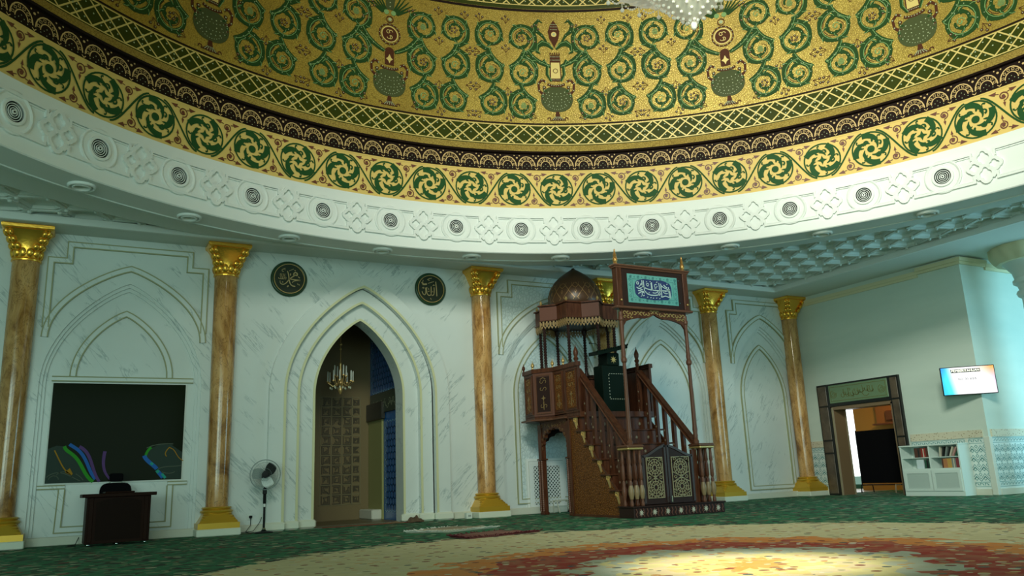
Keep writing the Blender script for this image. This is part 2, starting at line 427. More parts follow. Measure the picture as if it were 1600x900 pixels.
for k, (c, s_) in enumerate(BAYS):
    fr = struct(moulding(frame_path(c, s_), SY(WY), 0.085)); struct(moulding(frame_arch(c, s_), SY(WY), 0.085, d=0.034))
    Sb = SY(WY+0.13)
    if k == 0:
        struct(moulding(ogive(c-0.02, 0.72, 2.60, 3.66, 14), Sb, 0.085))
        struct(moulding([(c-1.03, 2.555), (c+1.08, 2.555)], Sb, 0.07))
        struct(moulding([(c-1.10, 0.865), (c-0.72, 0.865)], Sb, 0.05))
        struct(moulding([(c+0.76, 0.865), (c+1.06, 0.865)], Sb, 0.05))
        struct(moulding([(c-0.76, 0.83), (c-0.78, 0.22), (c+0.80, 0.22), (c+0.80, 0.83)], Sb, 0.085))
    else:
        a = 0.76*s_ if k < 3 else 0.78
        a = 0.80*s_
        P = [(c-a, 0.25)]+ogive(c, a, 2.40, 3.66, 14)+[(c+a, 0.25)]
        if k < 3:
            MBs = MB().fill(Sb, P, 0.006); struct(MBs.obj('wall_back', M_silver if k == 1 else M_marR, smooth=0))
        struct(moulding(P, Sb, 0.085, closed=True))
        if k == 1:
            Ps = frame_path(c, s_)+list(reversed(frame_arch(c, s_)))[1:-1]
            cc_ = MB().fill(SY(WY), Ps, 0.005); struct(cc_.obj('wall_back', M_silver, smooth=0))
# low skirting along the wall
for x0, x1 in ((-7, mih_c-1.72), (mih_c+1.72, 16.2)):
    struct(MB().box(x0, x1, WY-0.025, WY+0.02, 0, 0.13, 0.008).obj('baseboard_back', M_base, smooth=0))

# mihrab portal: stepped pointed arches
S_ = [(1.71, 4.64, 1.42, 4.37, 14.48), (1.42, 4.37, 1.155, 4.08, 14.60), (1.155, 4.08, 0.845, 3.77, 14.72)]
port = MB()
def ring_face(mb, c, a1, z1, a2, z2, Y, back):
    p1 = [(c-a1, 0)]+ogive(c, a1, 2.35, z1, 20)+[(c+a1, 0)]
    p2 = [(c-a2, 0)]+ogive(c, a2, 2.35, z2, 20)+[(c+a2, 0)]
    m_ = len(p1)
    mb.add([(x, Y, z) for x, z in p1]+[(x, Y, z) for x, z in p2], [(i, i+1, m_+i+1, m_+i) for i in range(m_-1)])
    mb.add([(x, Y, z) for x, z in p2]+[(x, back, z) for x, z in p2], [(i, i+1, m_+i+1, m_+i) for i in range(m_-1)])
    return p1, p2
ring_face(port, mih_c, 1.71, 4.64, 1.42, 4.37, 14.48, 14.60)
ring_face(port, mih_c, 1.42, 4.37, 1.155, 4.08, 14.60, 14.72)
ring_face(port, mih_c, 1.155, 4.08, 0.845, 3.77, 14.72, 15.12)
p1 = [(mih_c-1.71, 0)]+ogive(mih_c, 1.71, 2.35, 4.64, 20)+[(mih_c+1.71, 0)]; m_ = len(p1)
port.add([(x, 14.48, z) for x, z in p1]+[(x, 14.62, z) for x, z in p1], [(i, i+1, m_+i+1, m_+i) for i in range(m_-1)])
struct(port.obj('trim_2', M_marL, smooth=25))
for a, z, Y in ((1.42, 4.37, 14.48), (1.155, 4.08, 14.60), (0.845, 3.77, 14.72)):
    P = [(mih_c-a-0.02, 0.14)]+ogive(mih_c, a+0.02, 2.35, z+0.02, 20)+[(mih_c+a+0.02, 0.14)]
    struct(MB().stroke(SY(Y), P, 0.042, 0.012).obj('trim_3', M_trimY, smooth=0))
bb = MB()
for sg in (-1, 1):
    for a1, a2, Y in ((1.76, 1.385, 14.43), (1.43, 1.115, 14.55), (1.16, 0.80, 14.67)):
        bb.box(mih_c+sg*a1, mih_c+sg*a2, Y, Y+0.14, 0.0, 0.15, 0.03)
struct(bb.obj('baseboard_mihrab', M_baseL, smooth=0))

# niche behind the opening
nich = MB()
NX0, NX1, NY0, NY1, NZ = 3.55, 5.70, 15.10, 17.25, 4.9
nich.add([(NX0, NY0, 0), (NX0, NY1, 0), (NX0, NY1, NZ), (NX0, NY0, NZ)], [(0, 1, 2, 3)])
nich.add([(NX0, NY1, 0), (NX1, NY1, 0), (NX1, NY1, NZ), (NX0, NY1, NZ)], [(0, 1, 2, 3)])
nich.add([(NX0, NY0, NZ), (NX1, NY0, NZ), (NX1, NY1, NZ), (NX0, NY1, NZ)], [(0, 1, 2, 3)])
M_niche = mat('niche_bronze', (0.17, 0.125, 0.052), 0.45)
struct(nich.obj('wall_niche', M_niche, smooth=0))
jb = MB(); pj = [(NX0, 0), (NX0, NZ), (NX1, NZ), (NX1, 0)]
jb.fill(SY(15.12), [(NX0-0.1, 0), (NX1+0.1, 0), (NX1+0.1, NZ+0.1), (NX0-0.1, NZ+0.1)], 0, None, [[(mih_c-0.845, 0.001)]+ogive(mih_c, 0.845, 2.35, 3.77, 20)+[(mih_c+0.845, 0.001)]])
struct(jb.obj('wall_niche', M_marL, smooth=0))
nr = MB().box(NX1, NX1+0.05, NY0, NY1, 0, NZ)
M_navy = mat('navy_tile', (0.010, 0.11, 0.34), 0.22)
struct(nr.obj('wall_niche', M_navy, smooth=0))
Sn = SX(NX1)
M_tileline = mat('tile_outline', (0.30, 0.52, 0.66), 0.4)
def hexes(y0, y1, z0, z1, parent=None):
    mb = MB(); pw, ph = 0.16, 0.115; j = 0; z = z0+0.06
    while z < z1-0.05:
        y = y0+0.08+(0.08 if j % 2 else 0)
        while y < y1-0.07:
            mb.stroke(Sn, [(y-0.08, z-0.028), (y-0.08, z+0.028+0.03), (y, z+0.1), (y+0.08, z+0.058), (y+0.08, z-0.028), (y, z-0.07)], 0.013, 0.006, closed=True, sides=False)
            y += pw
        z += 0.128; j += 1
    return mb
hx = hexes(15.15, 17.2, 2.62, 4.75); hx.v += []
struct(hx.obj('trim_4', M_tileline, smooth=0))
struct(hexes(15.15, 16.34, 0.16, 2.0).obj('trim_4', M_tileline, smooth=0))
bx_ = MB().box(NX1-0.04, NX1, 15.15, 17.15, 2.16, 2.60, 0.01)
bo = struct(bx_.obj('trim_5', mat('niche_lintel', (0.035, 0.05, 0.03), 0.4), smooth=0))
lt = MB()
for i in range(26):
    y = 15.3+i*0.07; lt.stroke(SX(NX1-0.04), arc(y, 2.34+0.05*sin(i*1.7), 0.05, 20+i*50, 230+i*50, 6), 0.016, 0.006, sides=False)
lt.obj('lettering', mat('niche_script', (0.32, 0.36, 0.22), 0.5), bo, smooth=0)
struct(MB().box(5.655, NX1, 16.36, 17.245, 0.0, 2.05, 0.006).obj('wall_niche', mat('niche_pier', (0.28, 0.28, 0.10), 0.5), smooth=0))
struct(MB().box(5.45, NX1, 16.40, 17.24, 0.0, 0.20, 0.02).obj('baseboard_niche', M_base, smooth=0))
struct(MB().box(5.60, NX1, 16.25, 17.24, 2.03, 2.40, 0.015).obj('trim_5', mat('niche_shelf', (0.02, 0.02, 0.012), 0.4), smooth=0))
# square kufic panel on the niche wall
kf = MB(); Sk = SY(NY1)
def kufic(mb, cx, cz, w, seed):
    rr = random.Random(seed); h = w*0.5
    for k, q in enumerate((1.0, 0.62, 0.26)):
        a = h*q*0.84; g = rr.randrange(4)
        P = [(-a, -a), (a, -a), (a, a), (-a, a)]; P = P[g:]+P[:g]
        P = [(cx+x, cz+z) for x, z in P]; 
        if k == 2: P = P[:3]
        mb.stroke(Sk, P, 0.019, 0.016)
        if k < 2 and rr.random() < 0.8:
            s0 = P[rr.randrange(len(P))]; mb.stroke(Sk, [s0, (cx+(s0[0]-cx)*0.4, cz+(s0[1]-cz)*0.7)], 0.022, 0.018)
for ci, x in enumerate((4.72, 4.95, 5.18, 5.38)):
    for ri in range(11):
        kufic(kf, x, 0.42+ri*0.205, 0.200 if ci < 3 else 0.14, ci*31+ri)
kf2 = MB()
for ri in range(12): kf2.stroke(Sk, [(4.58, 0.315+ri*0.205), (5.48, 0.315+ri*0.205)], 0.012, 0.012)
for x in (4.60, 4.835, 5.065, 5.29, 5.47): kf2.stroke(Sk, [(x, 0.3), (x, 2.6)], 0.012, 0.012)
ko = struct(kf.obj('trim_6', mat('kufic_relief', (0.055, 0.042, 0.018), 0.5), smooth=0))
kf2.obj('moulding_line', mat('kufic_grid', (0.20, 0.175, 0.085), 0.5), ko, smooth=0)
gl = MB()
for ri in range(40):
    gl.stroke(Sk, [(4.05, 0.05+ri*0.068), (4.5, 0.05+ri*0.068)], 0.006, 0.006, sides=False)
for i in range(24):
    gl.stroke(Sk, [(4.05+i*0.02, 0.05), (4.05+i*0.02, 2.7)], 0.003, 0.005, sides=False)
struct(gl.obj('trim_6', mat('gilt_mesh', (0.26, 0.17, 0.05), 0.4, 0.5), smooth=0))

# ------------------------------------------------------------------ setting: right wall, pier, door recess
RX = 16.24; PY0 = 10.03; DY0, DY1, DZ = 12.07, 13.78, 2.06
rw = MB().fill(SX(RX), [(PY0, 0), (WY+0.3, 0), (WY+0.3, 5.3), (PY0, 5.3)], 0.0, None, [[(DY0, 0.001), (DY0, DZ), (DY1, DZ), (DY1, 0.001)]])
rw.add([(RX, DY1, 0), (RX, DY1, DZ), (RX+0.35, DY1, DZ), (RX+0.35, DY1, 0), (RX, DY0, 0), (RX, DY0, DZ), (RX+0.35, DY0, DZ), (RX+0.35, DY0, 0)], [(0, 1, 2, 3), (4, 5, 6, 7), (1, 2, 6, 5)])
struct(rw.obj('wall_right', M_paint, smooth=0))
pr = MB().fill(SY(PY0), [(RX, 0), (21, 0), (21, 5.3), (RX, 5.3)], 0.0)
struct(pr.obj('wall_pier', M_paint, smooth=0))
# cornice with its double step near the corner
cn = MB().box(RX-0.05, RX, 11.0, WY, 4.74, 4.82).box(RX-0.03, RX, 11.0, WY, 4.68, 4.74)
cn.box(RX-0.09, RX-0.001, PY0-0.09, 10.999, 4.80, 4.88).box(RX-0.055, RX-0.001, PY0-0.05, 10.999, 4.742, 4.80)
cn.box(RX, 17.1, PY0-0.09, PY0-0.001, 4.80, 4.88).box(RX, 17.1, PY0-0.05, PY0-0.001, 4.742, 4.80).box(17.101, 21, PY0-0.06, PY0-0.001, 4.74, 4.82).box(17.101, 21, PY0-0.035, PY0-0.001, 4.68, 4.74)
struct(cn.obj('trim_7', M_cornice, smooth=0))
# tiled dado
M_tile = mat('dado_tile', (0.66, 0.76, 0.72), 0.25)
M_tilel = mat('dado_pattern', (0.08, 0.27, 0.27), 0.35)
M_dband = mat('dado_border', (0.60, 0.55, 0.42), 0.4)
t = NT(M_dband); t.color(t.ramp(t.vor(t.pos(), 22, 'F1'), [(0.15, (0.24, 0.17, 0.08)), (0.3, (0.62, 0.58, 0.44))]))
def dado(S, a0, a1, side):
    def bx(u0, u1, z0, z1, d, m_, nm='trim_8'):
        mb = MB(); P = [(u0, z0), (u1, z0), (u1, z1), (u0, z1)]; mb.fill(S, P, d, 0.0); return mb.obj(nm, m_, smooth=0)
    struct(bx(a0, a1, 0.12, 1.14, 0.012, M_tile)); struct(bx(a0, a1, 1.14, 1.29, 0.035, M_dband)); struct(bx(a0, a1, 0, 0.12, 0.03, M_base, 'baseboard_'+side))
    mb = MB(); h = 0.017
    # border of small bars at top and bottom
    for zc in (1.07, 0.21):
        q = a0+0.04
        while q < a1-0.04:
            mb.stroke(S, [(q, zc-0.02), (q+0.03, zc+0.02)], 0.016, h, sides=False); mb.stroke(S, [(q+0.045, zc+0.022), (q+0.075, zc+0.022), (q+0.075, zc-0.022)], 0.012, h, sides=False)
            q += 0.10
        mb.stroke(S, [(a0, zc+0.045), (a1, zc+0.045)], 0.008, h, sides=False); mb.stroke(S, [(a0, zc-0.045), (a1, zc-0.045)], 0.008, h, sides=False)
    n = max(1, round((a1-a0)/0.19)); w_ = (a1-a0)/n
    for i in range(n):
        cx_ = a0+w_*(i+0.5)
        for j in range(4):
            z = 0.27+j*0.185
            mb.stroke(S, [(cx_-w_/2, z), (cx_, z+0.10), (cx_+w_/2, z)], 0.012, h, sides=False)
            mb.stroke(S, [(cx_-w_/2, z+0.045), (cx_, z+0.15), (cx_+w_/2, z+0.045)], 0.010, h, sides=False)
            mb.stroke(S, [(cx_, z+0.02), (cx_-0.035, z+0.055), (cx_, z+0.085), (cx_+0.035, z+0.055)], 0.010, h, closed=True, sides=False)
            mb.stroke(S, [(cx_-w_/2, z+0.10), (cx_-w_/2+0.03, z+0.135), (cx_-w_/2, z+0.17)], 0.010, h, sides=False)
            mb.stroke(S, [(cx_+w_/2, z+0.10), (cx_+w_/2-0.03, z+0.135), (cx_+w_/2, z+0.17)], 0.010, h, sides=False)
    o = mb.obj('trim_9', M_tilel, smooth=0); struct(o)
dado(SX(RX), 10.14, 11.76, 'right'); dado(SX(RX), 14.14, 14.58, 'right'); dado(SY(PY0), RX+0.08, 19.5, 'pier')
struct(MB().box(RX-0.02, RX+0.08, PY0-0.02, PY0+0.10, 0.0, 1.14, 0.005).obj('trim_8', mat('dado_corner', (0.62, 0.66, 0.58), 0.3), smooth=0))
struct(MB().box(RX-0.02, RX+0.0, 10.46, 10.54, 0.1, 1.14, 0.005).obj('trim_8', MATS['dado_corner'], smooth=0))

# portal surround of the side door: stone blocks with black joints
DF = thing('door_surround', 'brown stone door surround with a green inscribed lintel in the right wall', 'door frame', (RX-0.06, 12.95, 0))
M_bstone = mat('brown_stone', (0.085, 0.058, 0.036), 0.35)
t = NT(M_bstone); t.color(t.ramp(t.noise(t.pos(), 5, 4), [(0.3, (0.060, 0.040, 0.025)), (0.7, (0.12, 0.085, 0.055))]))
M_joint = mat('black_joint', (0.006, 0.006, 0.005), 0.4)
M_grnstone = mat('green_lintel', (0.14, 0.22, 0.12), 0.45)
FY0, FY1, FZ = 11.83, 14.12, 2.63
mb = MB().box(RX-0.07, RX, FY0, FY0+0.24, 0, FZ).box(RX-0.07, RX, FY1-0.34, FY1, 0, FZ).box(RX-0.07, RX, FY0+0.24, FY1-0.34, DZ+0.03, FZ)
mb.obj('joint_backing', M_joint, DF, smooth=0)
for y0, y1 in ((FY0, FY0+0.24), (FY1-0.32, FY1)):
    zs = [0.02, 0.98, 1.28, 2.10, 2.60] if y0 > 12 else [0.02, 0.40, 1.26, 2.10, 2.60]
    for z0, z1 in zip(zs[:-1], zs[1:]):
        MB().box(RX-0.085, RX-0.01, y0+0.035, y1-0.03, z0+0.02, z1-0.015, 0.006).obj('stone_block', M_bstone, DF, smooth=0)
lin = MB().box(RX-0.08, RX-0.01, FY0+0.28, FY1-0.36, 2.16, 2.59, 0.008).obj('lintel_panel', M_grnstone, DF, smooth=0)
Sl = SX(RX-0.08)
scr = MB(); rr = random.Random(5)
yc0, yc1 = 12.50, 13.35
for i in range(26):
    y = yc0+(yc1-yc0)*i/25; z = 2.37+rr.uniform(-0.05, 0.05)
    k = i % 4
    if k == 0: scr.stroke(Sl, [(y, z-0.06), (y+0.01, z+0.09)], 0.012, 0.005)
    elif k == 1: scr.stroke(Sl, arc(y, z, 0.05, 180, 400, 8), 0.012, 0.005)
    elif k == 2: scr.stroke(Sl, [(y-0.09, z-0.03), (y-0.03, z-0.07), (y+0.05, z-0.06), (y+0.1, z)], 0.012, 0.005)
    else: scr.stroke(Sl, arc(y, z+0.04, 0.025, 0, 300, 8), 0.010, 0.005)
for y in (12.27, 13.62):
    for k in range(3): scr.stroke(Sl, arc(y, 2.37, 0.03+k*0.03, k*80, k*80+280, 12), 0.010, 0.005)
scr.stroke(Sl, [(FY0+0.33, 2.21), (FY1-0.41, 2.21), (FY1-0.41, 2.54), (FY0+0.33, 2.54)], 0.010, 0.004, closed=True)
scr.obj('inscription', mat('lintel_script', (0.13, 0.13, 0.035), 0.4), lin, smooth=0)
M_jamb = mat('jamb_wood', (0.20, 0.13, 0.07), 0.4)
jm = MB().box(RX-0.03, RX+0.36, DY0, DY0+0.07, 0, DZ, 0.008).box(RX-0.03, RX+0.36, DY1-0.05, DY1, 0, DZ, 0.008).box(RX-0.03, RX+0.36, DY0, DY1, DZ-0.06, DZ+0.03, 0.008)
jm.obj('door_lining', M_jamb, DF, smooth=0)
M_jamb2 = mat('jamb_pale', (0.32, 0.27, 0.17), 0.45)
# corridor seen through the door: orange lit wall, bright outside strip, folded black screen
M_or = mat('orange_wall', (0.62, 0.30, 0.05), 0.5)
M_or2 = mat('orange_panel', (0.46, 0.17, 0.04), 0.5)
cr = MB().box(19.2, 19.3, 10.2, 15.6, 0, 3.0)
struct(cr.obj('wall_corridor', M_or, smooth=0))
struct(MB().box(19.08, 19.2, 10.3, 14.78, 1.74, 2.99).obj('wall_corridor', M_or2, smooth=0))
struct(MB().box(19.0, 19.08, 12.9, 14.45, 1.80, 2.06, 0.02).box(18.98, 19.08, 10.4, 14.85, 1.70, 1.74).obj('trim_10', mat('corridor_niche', (0.20, 0.07, 0.03), 0.5), smooth=0))
struct(MB().box(16.66, 16.70, 13.79, 18.2, 0, 3.0).obj('wall_corridor', M_jamb2, smooth=0))
struct(MB().box(16.20, 16.66, 13.735, 13.79, 0.0, 2.06).obj('door_1', M_jamb2, smooth=0))
struct(MB().box(16.24, 26, 10.05, 19, -0.1, -0.001).obj('floor', mat('corridor_floor', (0.34, 0.31, 0.22), 0.35), smooth=0))
struct(MB().box(16.62, 26, 10.05, 19, 3.0, 3.1).obj('ceiling', M_plasterC, smooth=0))
spot('corridor_lamp', (17.6, 12.8, 2.9), (19.2, 13.8, 1.9), 70, (1.0, 0.72, 0.34), 120, 0.8, 0.2)
# glowing daylight opening at the end of the corridor
M_sky = mat('outdoor_glare', (0.9, 0.97, 1.0), 0.5, emit=(0.93, 0.98, 1.0), es=1.6)
win = struct(MB().box(20.5, 20.54, 15.7, 18.6, 0.35, 3.0).obj('window_1', M_sky, smooth=0))
struct(MB().box(20.4, 20.5, 15.7, 18.6, 0.0, 0.12).obj('baseboard_corridor', mat('corridor_green', (0.02, 0.12, 0.07), 0.4), smooth=0))
scn = thing('folding_screen', 'black cloth partition screen standing inside the side doorway', 'screen', (17.2, 12.6, 0))
MB().box(17.18, 17.22, 12.0, 13.97, 0.24, 1.50, 0.008).obj('cloth_panel', M_black, scn, smooth=0)
mb = MB().tube([(17.2, 13.985, 0.18), (17.2, 13.985, 1.52)], 0.014).tube([(17.2, 13.99, 0.2), (17.2, 12.0, 0.2)], 0.014)
mb.obj('frame', M_blackp, scn)
for y in (13.85, 12.9):
    MB().tube([(16.98, y, 0.02), (17.0, y, 0.2), (17.4, y, 0.2), (17.42, y, 0.02)], 0.014).obj('leg', M_jamb2 if y < 13.5 else M_blackp, scn)

# ------------------------------------------------------------------ setting: beams, ceiling, ring
struct(MB().box(-7, 14.95, 14.0, WY, 4.92, 5.3).obj('ceiling', M_plasterC, smooth=0))
bm_ = MB().box(14.95, 21, -6, PY0-0.001, 4.92, 5.3).box(14.95, RX, PY0-0.001, WY, 4.92, 5.3)
struct(bm_.obj('ceiling', M_plasterC, smooth=0))
struct(MB().box(-7, 15.03, 13.93, 14.02, 4.90, 5.02, 0.01).box(14.93, 15.03, -6, 14.0, 4.90, 5.02, 0.01).obj('trim_11', M_plaster, smooth=0))
# coffered strapwork ceiling (only the two spandrels behind the ring are in view)
LZ = 5.06
cof = MB(); kn_ = MB(); sp_ = MB()
HEX = [(0.366, 0.106), (0.274, 0.264), (-0.134, 0.356), (-0.366, -0.106), (-0.274, -0.264), (0.134, -0.356)]
for i in range(-60, 60):
    for j in range(-40, 40):
        x, y = 12.88+0.50*i+0.14*j, 12.2-0.25*i+0.62*j
        rr_ = hypot(x-CX, y-CY)
        if not (rr_ > 9.15 and y < 14.5 and y > 2.0 and -3.6 < x < 15.4) or (x < 3 and y < 8) or (x > 3 and x < 6.4): continue
        def H(k_, z): return [(x+a_*k_, y+b_*k_, z) for a_, b_ in HEX]
        cof.loft([H(1.0, LZ), H(0.99, LZ-0.035), H(0.90, LZ-0.035), H(0.88, LZ), H(0.80, LZ), H(0.79, LZ-0.018), H(0.74, LZ-0.018), H(0.70, LZ+0.03), H(0.45, LZ+0.055), H(0.2, LZ+0.065)], False, True)
        kn_.ball((x+HEX[0][0], y+HEX[0][1], LZ-0.045), 0.035, n=8, m=4); kn_.ball((x+HEX[1][0], y+HEX[1][1], LZ-0.045), 0.035, n=8, m=4)
        for q in (0, 3):
            a_, b_ = HEX[q]; c_, d_ = HEX[(q+1) % 6]
            sp_.stroke(lambda u_, v_, h: (u_, v_, LZ-h), [(x+a_*0.93-c_*0.25, y+b_*0.93-d_*0.25), (x+a_*1.0+c_*0.12, y+b_*1.0+d_*0.12)], 0.035, 0.045)
cofo = struct(cof.obj('ceiling', M_plasterC, smooth=0))
kn_.obj('strapwork_bosses', M_plasterC, cofo); sp_.obj('strapwork', M_plasterC, cofo, smooth=0)
ann = MB(); n = 160
rings = []
for rr_ in (9.3, 26.0):
    rings.append([(CX+rr_*cos(2*pi*i/n), CY+rr_*sin(2*pi*i/n), LZ+0.10) for i in range(n)])
ann.loft(rings, False, False)
struct(ann.obj('ceiling', M_plasterC, smooth=0))
# ring (lathe)
def lathe_ring(prof, n=180): 
    mb = MB(); mb.loft([[(CX+r_*sin(2*pi*i/n), CY+r_*cos(2*pi*i/n), z) for i in range(n)] for r_, z in prof], False, False); return mb
struct(lathe_ring([(7.99, 5.64), (7.94, 5.635), (7.94, 4.765), (7.955, 4.75), (8.42, 4.75)]).obj('trim_12', M_plaster, smooth=40))
struct(lathe_ring([(8.42, 4.75), (8.43, 4.735), (8.47, 4.735), (8.49, 4.75), (8.50, 4.765), (8.60, 4.765), (8.63, 4.79), (8.64, 4.88), (8.66, 4.93), (9.50, 4.935), (9.53, 5.0), (9.55, 5.2)]).obj('trim_13', M_plasterC, smooth=40))
# dome drum and vault
def RD(z):
    if z <= 6.42: return 7.99
    if z <= 9.85: return 8.05-0.10*max(0, (z-7.4)/2.45)**2
    q = (z-9.85)/5.6; return 7.95*sqrt(max(0.0, 1-min(q, 1)**2))
struct(lathe_ring([(7.99, 5.60), (7.99, 6.41)]).obj('ceiling_frieze', M_fgold, smooth=40))
struct(lathe_ring([(7.99, 6.41), (8.02, 6.43), (8.05, 6.76), (7.99, 6.765), (7.97, 6.79), (7.99, 6.805)]).obj('ceiling_frieze', M_dark, smooth=40))
struct(lathe_ring([(7.985, 6.80), (8.03, 6.94)]).obj('ceiling_dome', M_mosaic2, smooth=40))
struct(lathe_ring([(8.05, 6.93), (8.05, 7.38)]).obj('ceiling_dome', M_dgreen, smooth=40))
dome = struct(lathe_ring([(RD(7.37+k*0.2), 7.37+k*0.2) for k in range(13)]+[(RD(9.85+5.6*sin(radians(a))), 9.85+5.6*sin(radians(a))) for a in range(3, 90, 6)]+[(0.01, 15.45)]).obj('ceiling_dome', M_mosaic, smooth=60))

# gilded lattice bands
def lattice_band(z0, z1, u0, u1, Rf):
    S = SD(Rf); h = z1-z0; P = 0.52; g = MB(); dts = MB()
    g.stroke(S, [(u0+(u1-u0)*i/200, z0+0.012) for i in range(201)], 0.018, 0.008, sides=False)
    g.stroke(S, [(u0+(u1-u0)*i/200, z1-0.012) for i in range(201)], 0.018, 0.008, sides=False)
    k = int(u0/P)-2
    while k*P < u1+P:
        for off in (0.0, 0.19):
            for sg in (1, -1):
                a = k*P+off*sg
                pts = [(a+sg*(j/6.0)*h*1.0, z0+0.02+(h-0.04)*j/6.0) for j in range(7)]
                if pts[0][0] > u0-0.5 and pts[-1][0] < u1+0.5: g.stroke(S, pts, 0.023, 0.009 if sg > 0 else 0.011, sides=False)
        for dx, dz in ((0.0, 0.5), (0.26, 0.5), (0.13, 0.22), (0.13, 0.78), (0.39, 0.22), (0.39, 0.78), (0.26, 0.32), (0.26, 0.68), (0.20, 0.5), (0.32, 0.5)):
            dts.disc(S, (k*P+dx, z0+h*dz), 0.013, 0.012, n=6)
        k += 1
    return g, dts
UA, UB = radians(-52)*8, radians(86)*8
g, dts = lattice_band(6.96, 7.37, UA, UB, 8.05)
lo = struct(g.obj('trim_14', M_lgold, smooth=0)); dts.obj('pearl_dots', M_dot, lo, smooth=0)
struct(lathe_ring([(7.955, 9.83), (7.945, 9.86), (7.9, 10.35), (7.86, 10.38)]).obj('ceiling_dome', M_dgreen, smooth=30))
g, dts = lattice_band(9.90, 10.30, radians(-10)*8, radians(62)*8, lambda z: 7.945-(z-9.86)*0.09)
lo = struct(g.obj('trim_14', M_lgold, smooth=0)); dts.obj('pearl_dots', M_dot, lo, smooth=0)

# dark band of gold scallops
S = SD(lambda z: 8.02+0.03*(z-6.43)/0.33 if z > 6.42 else 7.99)
g = MB(); dts = MB(); P = radians(2.64)*8
k = int(UA/P)-1; off = radians(21.4)*8 % P
while k*P < UB:
    c = k*P+off
    for r_, w_ in ((0.165, 0.018), (0.095, 0.015)):
        g.stroke(S, [(c+x*1.0, 6.50+z*1.25) for x, z in arc(0, 0, r_, 0, 180, 10)], w_, 0.010, sides=False)
    for a in range(15, 180, 30):
        x, z = 0.13*cos(radians(a)), 0.13*sin(radians(a))*1.25; q = 0.017
        g.stroke(S, [(c+x-q, 6.50+z-q), (c+x+q, 6.50+z-q), (c+x+q, 6.50+z+q), (c+x-q, 6.50+z+q)], 0.007, 0.010, closed=True, sides=False)
    g.stroke(S, [(c+P/2-0.03, 6.47), (c+P/2, 6.44), (c+P/2+0.03, 6.47)], 0.012, 0.010, sides=False)
    g.disc(S, (c+P/2, 6.68), 0.020, 0.010, n=6); g.disc(S, (c+P/2-0.05, 6.725), 0.013, 0.010, n=6); g.disc(S, (c+P/2+0.05, 6.725), 0.013, 0.010, n=6)
    for x, z in ((0, 0.04), (-0.04, 0.0), (0.04, 0.0), (-0.09, -0.04), (0.09, -0.04), (0, -0.05)):
        dts.disc(S, (c+x, 6.51+z), 0.008, 0.010, n=6)
    k += 1
lo = struct(g.obj('trim_15', mat('scallop_gold', (0.62, 0.43, 0.18), 0.45), smooth=0)); dts.obj('pearl_dots', M_dot, lo, smooth=0)

